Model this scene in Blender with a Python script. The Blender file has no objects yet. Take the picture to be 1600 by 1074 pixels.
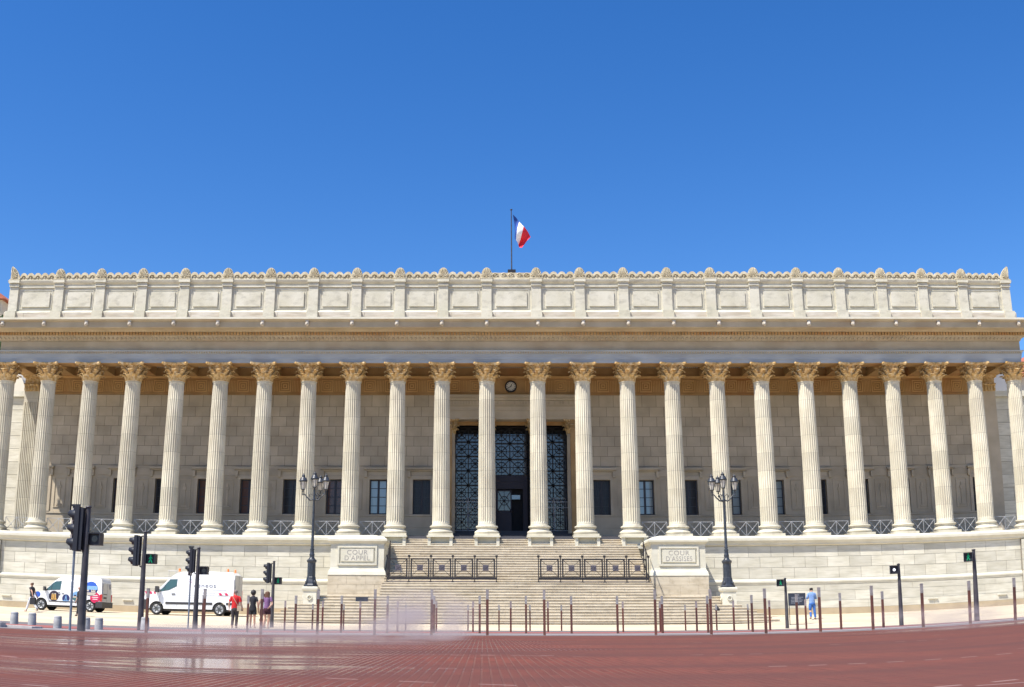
import bpy, bmesh, math, random
from mathutils import Vector, Matrix
R = random.Random(7)
SC = bpy.context.scene
C = SC.collection
rad = math.radians

# ------------------------------------------------------------------ camera (wide lens with slight barrel distortion)
cd = bpy.data.cameras.new('camera'); cam = bpy.data.objects.new('camera', cd); C.objects.link(cam); SC.camera = cam
cd.type = 'PANO'; cd.panorama_type = 'FISHEYE_LENS_POLYNOMIAL'; cd.fisheye_fov = rad(150)
cd.fisheye_polynomial_k0 = 0.0; cd.fisheye_polynomial_k1 = -0.0262818127; cd.fisheye_polynomial_k2 = -8.45337762e-06
cd.fisheye_polynomial_k3 = 9.19134915e-06; cd.fisheye_polynomial_k4 = -2.78892846e-07
cd.sensor_width = 36; cd.sensor_fit = 'HORIZONTAL'; cd.shift_x = 0.04662; cd.clip_start = 0.05; cd.clip_end = 3000; cd.lens = 38
PITCH, YAW, ROLL = 0.2511, 0.0178148, 0.00435086
cam.matrix_world = (Matrix.Translation((-1.9748, 0, 0.335)) @ Matrix.Rotation(YAW, 4, 'Z') @
                    Matrix.Rotation(math.pi/2 + PITCH, 4, 'X') @ Matrix.Rotation(ROLL, 4, 'Z'))

# ------------------------------------------------------------------ world, sun, exposure
SUN = Vector((1.15, 1.0, -2.55)).normalized()
elev = math.asin(-SUN.z)
w = bpy.data.worlds.new('World'); SC.world = w; w.use_nodes = True; nt = w.node_tree
bg = nt.nodes['Background']; sky = nt.nodes.new('ShaderNodeTexSky'); sky.sky_type = 'NISHITA'; sky.sun_disc = False
sky.sun_elevation = elev; sky.sun_rotation = math.atan2(-SUN.x, -SUN.y); sky.altitude = 200; sky.air_density = 1.0; sky.dust_density = 0.2; sky.ozone_density = 3.0
hs = nt.nodes.new('ShaderNodeHueSaturation'); hs.inputs['Saturation'].default_value = 1.34; hs.inputs['Hue'].default_value = 0.510
nt.links.new(sky.outputs[0], hs.inputs['Color']); nt.links.new(hs.outputs[0], bg.inputs[0]); bg.inputs[1].default_value = 0.114
ld = bpy.data.lights.new('sun', 'SUN'); lo = bpy.data.objects.new('sun', ld); C.objects.link(lo)
ld.energy = 5.0; ld.angle = rad(0.53); ld.color = (1.0, 0.95, 0.87); lo.rotation_euler = SUN.to_track_quat('-Z', 'Y').to_euler(); lo.location = (-40, -40, 120)
SC.view_settings.view_transform = 'Standard'; SC.view_settings.look = 'None'; SC.view_settings.gamma = 1.0; SC.view_settings.exposure = 0.69
try: SC.view_settings.use_curve_mapping = False
except Exception: pass
SC.render.engine = 'CYCLES'; SC.cycles.max_bounces = 8; SC.cycles.diffuse_bounces = 4; SC.cycles.volume_bounces = 1; SC.cycles.volume_step_rate = 2.0

# ------------------------------------------------------------------ materials
def mat(name, col, rough=0.6, metal=0.0, spec=0.5, emit=None, es=1.0, trans=0.0, alpha=1.0):
    m = bpy.data.materials.new(name); m.use_nodes = True; b = m.node_tree.nodes['Principled BSDF']
    b.inputs['Base Color'].default_value = (*col, 1); b.inputs['Roughness'].default_value = rough; b.inputs['Metallic'].default_value = metal
    b.inputs['Specular IOR Level'].default_value = spec
    if emit: b.inputs['Emission Color'].default_value = (*emit, 1); b.inputs['Emission Strength'].default_value = es
    if trans: b.inputs['Transmission Weight'].default_value = trans
    return m
def noisy(m, c1, c2, scale=3.0, stretch=(1, 1, 1), bump=0.15, fine=40, detail=6, lo_=0.35, hi=0.65, isl=0.0, dirt=None, dirt_amt=0.3, dirt_stretch=(1, 1, 1), dirt_scale=1.0, drum=0):
    """procedural mottled colour, optional variation block by block, optional streaky dirt, fine bump"""
    t = m.node_tree; N = t.nodes; L = t.links; b = N['Principled BSDF']
    tc = N.new('ShaderNodeTexCoord'); oi = N.new('ShaderNodeObjectInfo')
    ad = N.new('ShaderNodeVectorMath'); ad.operation = 'ADD'
    sc_ = N.new('ShaderNodeVectorMath'); sc_.operation = 'SCALE'; sc_.inputs['Scale'].default_value = 60
    cx = N.new('ShaderNodeCombineXYZ'); L.new(oi.outputs['Random'], cx.inputs[0]); L.new(oi.outputs['Random'], cx.inputs[2])
    L.new(cx.outputs[0], sc_.inputs[0]); L.new(tc.outputs['Object'], ad.inputs[0]); L.new(sc_.outputs[0], ad.inputs[1])
    def noise(sc, st, det=detail):
        mp = N.new('ShaderNodeMapping'); mp.inputs['Scale'].default_value = st; L.new(ad.outputs[0], mp.inputs[0])
        n = N.new('ShaderNodeTexNoise'); n.inputs['Scale'].default_value = sc; n.inputs['Detail'].default_value = det; L.new(mp.outputs[0], n.inputs['Vector']); return n
    n1 = noise(scale, stretch); r = N.new('ShaderNodeMapRange'); r.inputs['From Min'].default_value = lo_; r.inputs['From Max'].default_value = hi
    L.new(n1.outputs[0], r.inputs[0])
    mx = N.new('ShaderNodeMix'); mx.data_type = 'RGBA'; mx.inputs[6].default_value = (*c1, 1); mx.inputs[7].default_value = (*c2, 1); L.new(r.outputs[0], mx.inputs[0])
    out = mx.outputs[2]
    if isl:
        ge = N.new('ShaderNodeNewGeometry'); mr = N.new('ShaderNodeMapRange'); mr.inputs['To Min'].default_value = 1 - isl; mr.inputs['To Max'].default_value = 1 + isl * 0.6
        L.new(ge.outputs['Random Per Island'], mr.inputs[0]); mu = N.new('ShaderNodeVectorMath'); mu.operation = 'SCALE'
        L.new(out, mu.inputs[0]); L.new(mr.outputs[0], mu.inputs['Scale']); out = mu.outputs[0]
    if drum:
        sp = N.new('ShaderNodeSeparateXYZ'); L.new(tc.outputs['Object'], sp.inputs[0]); dv = N.new('ShaderNodeMath'); dv.operation = 'DIVIDE'; dv.inputs[1].default_value = drum; L.new(sp.outputs['Z'], dv.inputs[0])
        fr = N.new('ShaderNodeMath'); fr.operation = 'FLOOR'; L.new(dv.outputs[0], fr.inputs[0]); wn = N.new('ShaderNodeTexWhiteNoise'); wn.noise_dimensions = '2D'; c2 = N.new('ShaderNodeCombineXYZ'); L.new(fr.outputs[0], c2.inputs[0]); L.new(oi.outputs['Random'], c2.inputs[1]); L.new(c2.outputs[0], wn.inputs['Vector'])
        mr2 = N.new('ShaderNodeMapRange'); mr2.inputs['To Min'].default_value = 0.86; mr2.inputs['To Max'].default_value = 1.04; L.new(wn.outputs[0], mr2.inputs[0])
        fc = N.new('ShaderNodeMath'); fc.operation = 'FRACT'; L.new(dv.outputs[0], fc.inputs[0]); lt = N.new('ShaderNodeMath'); lt.operation = 'LESS_THAN'; lt.inputs[1].default_value = 0.018; L.new(fc.outputs[0], lt.inputs[0])
        jm = N.new('ShaderNodeMath'); jm.operation = 'MULTIPLY_ADD'; jm.inputs[1].default_value = -0.3; L.new(lt.outputs[0], jm.inputs[0]); L.new(mr2.outputs[0], jm.inputs[2])
        m4 = N.new('ShaderNodeVectorMath'); m4.operation = 'SCALE'; L.new(out, m4.inputs[0]); L.new(jm.outputs[0], m4.inputs['Scale']); out = m4.outputs[0]
    if dirt:
        n3 = noise(dirt_scale, dirt_stretch, 8); r3 = N.new('ShaderNodeMapRange'); r3.inputs['From Min'].default_value = 0.5; r3.inputs['From Max'].default_value = 0.72; r3.inputs['To Max'].default_value = dirt_amt
        L.new(n3.outputs[0], r3.inputs[0]); m3 = N.new('ShaderNodeMix'); m3.data_type = 'RGBA'; m3.inputs[7].default_value = (*dirt, 1)
        L.new(out, m3.inputs[6]); L.new(r3.outputs[0], m3.inputs[0]); out = m3.outputs[2]
    L.new(out, b.inputs['Base Color'])
    if bump:
        n2 = noise(fine, (1, 1, 1), 4); bp = N.new('ShaderNodeBump'); bp.inputs['Strength'].default_value = bump; bp.inputs['Distance'].default_value = 0.02
        L.new(n2.outputs[0], bp.inputs['Height']); L.new(bp.outputs[0], b.inputs['Normal'])
    return m
def stone(name, c1, c2, **k):
    return noisy(mat(name, c1, 0.85, spec=0.25), c1, c2, **k)
M = {}
M['podium'] = stone('pale limestone blocks', (0.63, 0.60, 0.50), (0.53, 0.50, 0.40), scale=0.9, stretch=(1, 1, 2.5), isl=0.13, dirt=(0.34, 0.31, 0.24), dirt_amt=0.5, dirt_stretch=(0.6, 1, 7), dirt_scale=1.3, bump=0.3, fine=14)
M['joint'] = mat('stone joint', (0.24, 0.215, 0.18), 0.95, spec=0.1)
M['plinthstone'] = stone('tan footing stone', (0.47, 0.38, 0.25), (0.40, 0.32, 0.21), scale=1.2, isl=0.08)
M['column'] = stone('column limestone', (0.65, 0.605, 0.48), (0.54, 0.495, 0.38), scale=1.1, stretch=(1, 1, 0.6), drum=1.19, dirt=(0.40, 0.35, 0.28), dirt_amt=0.45, dirt_stretch=(2, 2, 0.5), dirt_scale=1.6, bump=0.25, fine=20)
M['gold'] = stone('golden weathered stone with highlights', (0.62, 0.43, 0.20), (0.46, 0.29, 0.11), scale=6, lo_=0.42, hi=0.58, dirt=(0.76, 0.66, 0.46), dirt_amt=0.75, dirt_scale=5, bump=0.5, fine=25)  # weathered gold with bounced light; pale blotches stand in for highlights
M['ochre2'] = stone('ochre stone lightened for relief', (0.66, 0.43, 0.19), (0.56, 0.35, 0.14), scale=1.0)  # lighter ochre paints in the light that the shaded relief lacks
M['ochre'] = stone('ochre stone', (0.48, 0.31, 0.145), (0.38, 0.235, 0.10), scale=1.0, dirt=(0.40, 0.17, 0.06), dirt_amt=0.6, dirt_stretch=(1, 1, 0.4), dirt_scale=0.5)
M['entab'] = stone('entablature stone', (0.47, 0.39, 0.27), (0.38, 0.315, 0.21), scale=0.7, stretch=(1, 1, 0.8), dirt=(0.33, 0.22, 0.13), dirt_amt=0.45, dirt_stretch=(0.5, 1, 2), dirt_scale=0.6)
M['entabblue'] = stone('architrave stone with sky tint', (0.42, 0.44, 0.44), (0.34, 0.355, 0.35), scale=0.5, stretch=(1, 1, 3), dirt=(0.33, 0.31, 0.29), dirt_amt=0.4, dirt_scale=0.8)  # blue-grey of the reflected sky is put into this stone colour
M['attic'] = stone('attic limestone', (0.61, 0.58, 0.48), (0.52, 0.49, 0.385), scale=0.7, isl=0.07, dirt=(0.33, 0.31, 0.25), dirt_amt=0.6, dirt_stretch=(1.5, 1, 2.5), dirt_scale=1.1, bump=0.45, fine=9)
M['atticbase'] = stone('weathered attic footing', (0.58, 0.54, 0.47), (0.46, 0.40, 0.31), scale=1.5, stretch=(0.6, 1, 3), dirt=(0.27, 0.25, 0.21), dirt_amt=0.5, dirt_stretch=(0.6, 1, 5), dirt_scale=1.6, bump=0.4)
M['scroll'] = stone('carved crest stone', (0.60, 0.54, 0.40), (0.48, 0.41, 0.27), scale=3, dirt=(0.32, 0.27, 0.17), dirt_amt=0.5, dirt_scale=2)
M['cella'] = stone('inner wall stone', (0.56, 0.475, 0.35), (0.47, 0.395, 0.285), scale=0.8, isl=0.12, dirt=(0.30, 0.26, 0.20), dirt_amt=0.3, dirt_scale=0.7)
M['cellajoint'] = mat('inner wall joint', (0.17, 0.145, 0.11), 0.95, spec=0.1)
M['steps'] = stone('worn step stone', (0.59, 0.52, 0.40), (0.48, 0.41, 0.30), scale=1.6, stretch=(0.5, 1, 3), isl=0.10, dirt=(0.30, 0.25, 0.18), dirt_amt=0.45, dirt_stretch=(1.2, 1, 1), dirt_scale=3.5, bump=0.3)
M['white_stone'] = stone('clean white stone', (0.64, 0.61, 0.505), (0.56, 0.53, 0.42), scale=1.2, dirt=(0.45, 0.41, 0.34), dirt_amt=0.3, dirt_stretch=(0.7, 1, 3), dirt_scale=1.5)
M['engrave'] = mat('engraved lettering grey', (0.30, 0.28, 0.26), 0.9)
M['black'] = mat('black ironwork', (0.014, 0.012, 0.014), 0.5)
M['lattice'] = mat('violet grey lattice iron', (0.09, 0.08, 0.10), 0.5)
M['greyiron'] = mat('pale grey iron', (0.22, 0.22, 0.22), 0.5, 0.2)
M['lampiron'] = noisy(mat('dark slate painted iron', (0.035, 0.042, 0.055), 0.42), (0.018, 0.022, 0.030), (0.035, 0.042, 0.055), scale=6, bump=0)
M['lampglass'] = mat('frosted lamp glass', (0.55, 0.52, 0.46), 0.25, spec=0.6)
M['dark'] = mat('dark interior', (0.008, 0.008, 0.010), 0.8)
M['darkfloor'] = mat('shade-dark portico steps', (0.06, 0.06, 0.07), 0.7)  # portico shade over floor and steps is put into this colour
M['winframe'] = mat('dark painted window frame', (0.035, 0.035, 0.045), 0.5)
M['bronze'] = mat('dark purple door metal', (0.022, 0.016, 0.026), 0.55)
def glassy(name, base, gloss, gcol=(0.8, 0.9, 1.0), rough=0.08):
    m = mat(name, base, 0.5); t = m.node_tree; b = t.nodes['Principled BSDF']; g = t.nodes.new('ShaderNodeBsdfGlossy'); g.inputs[0].default_value = (*gcol, 1); g.inputs['Roughness'].default_value = rough
    mx = t.nodes.new('ShaderNodeMixShader'); mx.inputs[0].default_value = gloss; t.links.new(b.outputs[0], mx.inputs[1]); t.links.new(g.outputs[0], mx.inputs[2])
    t.links.new(mx.outputs[0], t.nodes['Material Output'].inputs[0]); return m
M['glass_sky'] = glassy('sky reflecting glass', (0.03, 0.036, 0.05), 0.10, (0.9, 0.85, 0.8))
M['glass_pale'] = glassy('curtained window glass', (0.27, 0.33, 0.34), 0.10)
M['glass_dark'] = glassy('dark window glass', (0.010, 0.008, 0.009), 0.014)
M['glass_brown'] = glassy('window with brown curtain', (0.10, 0.035, 0.018), 0.03)
M['rust'] = noisy(mat('rust brown steel', (0.16, 0.055, 0.04), 0.75), (0.13, 0.042, 0.028), (0.07, 0.028, 0.022), scale=8, stretch=(1, 1, .3), bump=0.2)
M['galv'] = noisy(mat('galvanised grey steel', (0.34, 0.31, 0.29), 0.55, 0.3), (0.36, 0.33, 0.31), (0.24, 0.21, 0.20), scale=10, bump=0.1)
M['concrete'] = noisy(mat('grey concrete', (0.36, 0.37, 0.39), 0.85), (0.40, 0.39, 0.385), (0.29, 0.285, 0.28), scale=5, bump=0.3)
M['polegrey'] = mat('galvanised pole', (0.22, 0.25, 0.30), 0.4, 0.5)
M['poledark'] = noisy(mat('dark grey painted pole', (0.055, 0.05, 0.055), 0.45), (0.06, 0.055, 0.06), (0.035, 0.03, 0.035), scale=4, bump=0)
M['signalblack'] = mat('black signal housing', (0.015, 0.016, 0.022), 0.5)
M['lens_off'] = mat('unlit signal lens', (0.05, 0.05, 0.05), 0.2)
M['green_lit'] = mat('lit green walking figure', (0.0, 0.22, 0.10), 0.5, emit=(0.0, 0.50, 0.20), es=0.16)
M['white_glare'] = mat('white signal glare', (0.8, 0.8, 0.8), 0.4, emit=(0.9, 0.95, 1.0), es=0.8)  # glowing white stands in for the glare on one signal box
M['vanwhite'] = mat('white van paint', (0.80, 0.80, 0.80), 0.28, spec=0.6)
M['vanwhite'].node_tree.nodes['Principled BSDF'].inputs['Coat Weight'].default_value = 0.4
M['vanblack'] = mat('black van plastic', (0.04, 0.038, 0.04), 0.6)
M['vanglass'] = glassy('van window glass', (0.03, 0.07, 0.055), 0.12, (0.7, 1.0, 0.8))
M['tyre'] = mat('tyre rubber', (0.02, 0.02, 0.02), 0.85)
M['rim'] = mat('silver wheel rim', (0.5, 0.5, 0.5), 0.35, 0.6)
M['red'] = mat('red lens', (0.55, 0.02, 0.02), 0.3)
M['orange'] = mat('orange beacon plastic', (0.8, 0.16, 0.02), 0.35)
M['gap'] = mat('panel gap', (0.12, 0.12, 0.12), 0.8)
M['crimson'] = mat('crimson print', (0.55, 0.02, 0.09), 0.4)
M['print_grey'] = mat('grey print', (0.25, 0.25, 0.27), 0.5)
M['print_pink'] = mat('pink print', (0.70, 0.30, 0.34), 0.5)
M['skin'] = mat('skin', (0.52, 0.30, 0.21), 0.55)
M['hair_dark'] = mat('very dark hair', (0.012, 0.009, 0.008), 0.6)
M['hair_brown'] = noisy(mat('brown hair', (0.13, 0.055, 0.025), 0.55), (0.15, 0.065, 0.03), (0.07, 0.03, 0.015), scale=18, stretch=(3, 3, .4), bump=0)
M['hair_grey'] = mat('short grey hair', (0.25, 0.20, 0.17), 0.7)
def cloth(n, c): return noisy(mat(n, c, 0.85), c, tuple(v * 0.72 for v in c), scale=9, bump=0.3, fine=30)
M['c_red'] = cloth('red cotton', (0.62, 0.015, 0.018)); M['c_black'] = cloth('black cotton', (0.02, 0.02, 0.026)); M['c_white'] = cloth('white cotton', (0.72, 0.72, 0.76))
M['c_purple'] = cloth('mauve blouse cloth', (0.22, 0.11, 0.24)); M['c_charcoal'] = cloth('charcoal trousers', (0.055, 0.045, 0.05)); M['c_maroon'] = cloth('dark maroon shorts', (0.055, 0.012, 0.022))
M['c_blue'] = cloth('blue denim', (0.05, 0.16, 0.48)); M['c_lblue'] = cloth('light blue shirt', (0.20, 0.33, 0.62)); M['c_beige'] = cloth('beige canvas', (0.48, 0.38, 0.27)); M['c_grey'] = cloth('pale grey cotton', (0.55, 0.55, 0.58))
M['shoe'] = mat('dark shoe', (0.03, 0.02, 0.018), 0.6); M['shoe_pale'] = mat('pale sandal', (0.5, 0.35, 0.28), 0.7)
M['f_blue'] = mat('blue flag cloth', (0.012, 0.06, 0.28), 0.8); M['f_white'] = mat('white flag cloth', (0.78, 0.78, 0.80), 0.8); M['f_red'] = mat('red flag cloth', (0.68, 0.015, 0.03), 0.8)
M['leaf'] = noisy(mat('leaves', (0.06, 0.11, 0.03), 0.6), (0.075, 0.13, 0.03), (0.035, 0.07, 0.02), scale=0.6, bump=0)
M['bark'] = mat('bark', (0.10, 0.075, 0.05), 0.9)
M['roof'] = noisy(mat('red roof tiles', (0.42, 0.13, 0.07), 0.8), (0.45, 0.14, 0.08), (0.32, 0.09, 0.05), scale=2, bump=0)
M['housewall'] = stone('pale plaster', (0.66, 0.58, 0.46), (0.58, 0.50, 0.39), scale=0.3)
M['slate'] = mat('grey slate', (0.22, 0.22, 0.24), 0.7)
M['signboard'] = mat('dark slate information board', (0.022, 0.028, 0.045), 0.5)

# ------------------------------------------------------------------ mesh helpers
class MB:
    def __init__(s): s.v = []; s.f = []; s.m = []; s.sm = []
    def add(s, vs, fs, m=0, smooth=False):
        o = len(s.v); s.v += [tuple(v) for v in vs]; s.f += [tuple(i + o for i in f) for f in fs]; s.m += [m] * len(fs); s.sm += [smooth] * len(fs); return s
    def box(s, x0, x1, y0, y1, z0, z1, m=0):
        v = [(x, y, z) for x in (x0, x1) for y in (y0, y1) for z in (z0, z1)]
        return s.add(v, [(0, 1, 3, 2), (4, 6, 7, 5), (0, 4, 5, 1), (2, 3, 7, 6), (0, 2, 6, 4), (1, 5, 7, 3)], m)
    def rings(s, rs, m=0, smooth=True, cap=True, closed=True):
        n = len(rs[0]); v = [p for r in rs for p in r]; f = []
        for i in range(len(rs) - 1):
            for j in range(n if closed else n - 1):
                k = (j + 1) % n; f.append((i * n + j, i * n + k, (i + 1) * n + k, (i + 1) * n + j))
        s.add(v, f, m, smooth)
        if cap and closed: s.add(rs[0], [tuple(range(n))[::-1]], m); s.add(rs[-1], [tuple(range(n))], m)
        return s
    def lathe(s, prof, c=(0, 0, 0), n=20, m=0, smooth=True, cap=True, ph=0.0):
        return s.rings([[(c[0] + r * math.cos(ph + 2 * math.pi * k / n), c[1] + r * math.sin(ph + 2 * math.pi * k / n), c[2] + z) for k in range(n)] for r, z in prof], m, smooth, cap)
    def tube(s, pts, r, n=8, m=0, smooth=True):
        pts = [Vector(p) for p in pts]; rr = r if isinstance(r, (list, tuple)) else [r] * len(pts); rs = []
        for i, p in enumerate(pts):
            d = (pts[min(i + 1, len(pts) - 1)] - pts[max(i - 1, 0)]).normalized()
            a = d.cross(Vector((0, 0, 1)) if abs(d.z) < 0.95 else Vector((0, 1, 0))).normalized(); b = a.cross(d)
            rs.append([tuple(p + rr[i] * (math.cos(2 * math.pi * k / n + math.pi / n) * a + math.sin(2 * math.pi * k / n + math.pi / n) * b)) for k in range(n)])
        return s.rings(rs, m, smooth)
    def prism(s, poly, y0, y1, m=0, axis='y', smooth=False):
        def P3(p, t): return (p[0], t, p[1]) if axis == 'y' else ((t, p[0], p[1]) if axis == 'x' else (p[0], p[1], t))
        n = len(poly); v = [P3(p, y0) for p in poly] + [P3(p, y1) for p in poly]
        s.add(v, [(i, (i + 1) % n, (i + 1) % n + n, i + n) for i in range(n)], m, smooth)
        s.add(v[:n], [tuple(range(n))], m); s.add(v[n:], [tuple(range(n))[::-1]], m); return s
    def sweep(s, prof, W, yf, yb, m=0, cap=True):
        """profile (projection, z) run round the rectangle x in +-W, y in yf..yb with mitred corners"""
        rs = [[(-W - p, yb + p, z), (-W - p, yf - p, z), (W + p, yf - p, z), (W + p, yb + p, z)] for p, z in prof]
        return s.rings(rs, m, smooth=False, cap=cap)
    def merge(s, o, T=None):
        v = [tuple(T @ Vector(p)) for p in o.v] if T else o.v; off = len(s.v); s.v += v; s.f += [tuple(i + off for i in f) for f in o.f]; s.m += o.m; s.sm += o.sm; return s
    def mesh(s, name, mats):
        me = bpy.data.meshes.new(name); me.from_pydata(s.v, [], s.f)
        for m in (mats if isinstance(mats, (list, tuple)) else [mats]): me.materials.append(M[m] if isinstance(m, str) else m)
        me.polygons.foreach_set('material_index', s.m); me.polygons.foreach_set('use_smooth', s.sm); me.update()
        bm = bmesh.new(); bm.from_mesh(me); bmesh.ops.recalc_face_normals(bm, faces=bm.faces); bm.to_mesh(me); bm.free()
        return me
    def obj(s, name, mats, parent=None, loc=None, **k): return link(s.mesh(name, mats), name, parent, loc, **k)
def link(me, name, parent=None, loc=None, rz=0, label=None, cat=None, group=None, kind=None):
    o = bpy.data.objects.new(name, me); C.objects.link(o)
    if parent is not None:
        o.parent = parent
    if loc is not None: o.location = loc
    if rz: o.rotation_euler = (0, 0, rz)
    tag(o, label, cat, group, kind); return o
def tag(o, label=None, cat=None, group=None, kind=None):
    if label: o['label'] = label
    if cat: o['category'] = cat
    if group: o['group'] = group
    if kind: o['kind'] = kind
    return o
def thing(name, label, cat, loc=(0, 0, 0), rz=0, group=None):
    o = bpy.data.objects.new(name, None); C.objects.link(o); o.location = loc; o.rotation_euler = (0, 0, rz); o.empty_display_size = 0.3
    return tag(o, label, cat, group)
def dup(o, parent=None):
    c = o.copy(); C.objects.link(c)
    if parent is not None: c.parent = parent
    for ch in list(o.children): dup(ch, c)
    return c
def ordinal(n):
    return ['first', 'second', 'third', 'fourth', 'fifth', 'sixth', 'seventh', 'eighth', 'ninth', 'tenth', 'eleventh', 'twelfth', 'thirteenth', 'fourteenth', 'fifteenth', 'sixteenth', 'seventeenth', 'eighteenth', 'nineteenth', 'twentieth', 'twenty-first', 'twenty-second', 'twenty-third', 'twenty-fourth'][n]
def masonry(mb, x0, x1, rows, y, depth, bw, gap=0.02, m=0, mj=1, ph=0.0, rec=0.03):
    """stone blocks as separate solids in front of a recessed mortar bed"""
    zmin = min(r[0] for r in rows); zmax = max(r[1] for r in rows)
    mb.box(x0 + 0.003, x1 - 0.003, y + rec, y + depth - 0.01, zmin + 0.004, zmax - 0.004, mj)
    for k, (z0, z1) in enumerate(rows):
        off = (k % 2) * bw / 2 + ph; a = x0; nx = math.floor((x0 - off) / bw) * bw + off + bw
        while a < x1 - 1e-6:
            b = min(nx, x1)
            if b - a > 0.05: mb.box(a + gap / 2, b - gap / 2, y + R.uniform(0, 0.006), y + depth, z0 + gap / 2, z1 - gap / 2, m)
            a = b; nx += bw
    return mb
def text_mesh(s, size, name):
    cu = bpy.data.curves.new(name, 'FONT'); cu.body = s; cu.size = size; cu.align_x = 'CENTER'; cu.align_y = 'CENTER'; cu.extrude = 0.004; cu.space_character = 1.12
    o = bpy.data.objects.new(name, cu); C.objects.link(o); dg = bpy.context.evaluated_depsgraph_get(); me = bpy.data.meshes.new_from_object(o.evaluated_get(dg)); bpy.data.objects.remove(o); me.name = name
    return me
def text_obj(s, size, name, mt, parent, loc, ry=0.0, sx=1.0, label=None):
    me = text_mesh(s, size, name); me.materials.clear(); me.materials.append(M[mt])
    o = link(me, name, parent, loc); o.rotation_euler = (math.pi / 2, 0, ry); o.scale = (sx, 1, 1)
    if label: o['label'] = label
    return o

# ------------------------------------------------------------------ the building's measures
YC = 71.5
COLX = [-(1.715 + 3.0096 * (11 - i)) if i < 12 else 1.715 + 3.0096 * (i - 12) for i in range(24)]
BAYC = [1.715 + 3.0096 * (k + 0.5) for k in range(11)]   # bay centres right of the middle bay
ZS = 5.66
def zg(x, y):
    """height of the ground"""
    pts = [(-60, -0.02), (0, 0.0), (26, 0.0), (31, -0.02), (44, -0.07), (51, -0.06), (56, 0.05), (60, 0.30), (62, 0.45), (66, 0.54), (70, 0.62), (90, 0.7), (900, 0.7)]
    for (a, za), (b, zb) in zip(pts, pts[1:]):
        if y <= b: z = za + (zb - za) * (max(y, a) - a) / (b - a); break
    if 54 < y < 66 and abs(x) < 16:
        t = min(1, max(0, (16 - abs(x)) / 3)); z -= 0.20 * t * math.exp(-((y - 60) / 3.5) ** 2)
    if y < 50:
        z += 0.0045 * x * math.exp(-((y - 27) / 14.0) ** 2) * (abs(x) / 10.0)
    if y > 60: z += 0.00008 * max(0, abs(x) - 18) ** 2
    return z
# ================================================================== THE SETTING: ground
def sheet(name, x0, x1, y0, y1, nx, ny, m, dz=0.0, fn=zg):
    mb = MB(); vs = []; fs = []
    for j in range(ny + 1):
        for i in range(nx + 1):
            x = x0 + (x1 - x0) * i / nx; y = y0 + (y1 - y0) * j / ny; vs.append((x, y, fn(x, y) + dz))
    for j in range(ny):
        for i in range(nx):
            a = j * (nx + 1) + i; fs.append((a, a + 1, a + nx + 2, a + nx + 1))
    mb.add(vs, fs, 0, True); return mb.obj(name, m, kind='structure')

def pav_mat():
    m = stone('cream pavement', (0.60, 0.51, 0.37), (0.50, 0.42, 0.30), scale=0.5, stretch=(0.5, 1, 1), dirt=(0.36, 0.30, 0.22), dirt_amt=0.5, dirt_scale=0.6, dirt_stretch=(0.6, 1.4, 1))
    return m
M['pavement'] = pav_mat()
M['asphalt'] = stone('grey asphalt', (0.13, 0.12, 0.125), (0.17, 0.155, 0.155), scale=2.0, fine=60)
M['kerbstone'] = stone('light kerb stone', (0.55, 0.50, 0.46), (0.42, 0.38, 0.36), scale=2.5, stretch=(1, 1, 1))
M['redlane'] = stone('red lane surface', (0.30, 0.095, 0.08), (0.26, 0.10, 0.09), scale=1.2)
M['greylane'] = stone('pale grey lane surface', (0.30, 0.26, 0.255), (0.24, 0.21, 0.21), scale=1.5)

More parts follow.
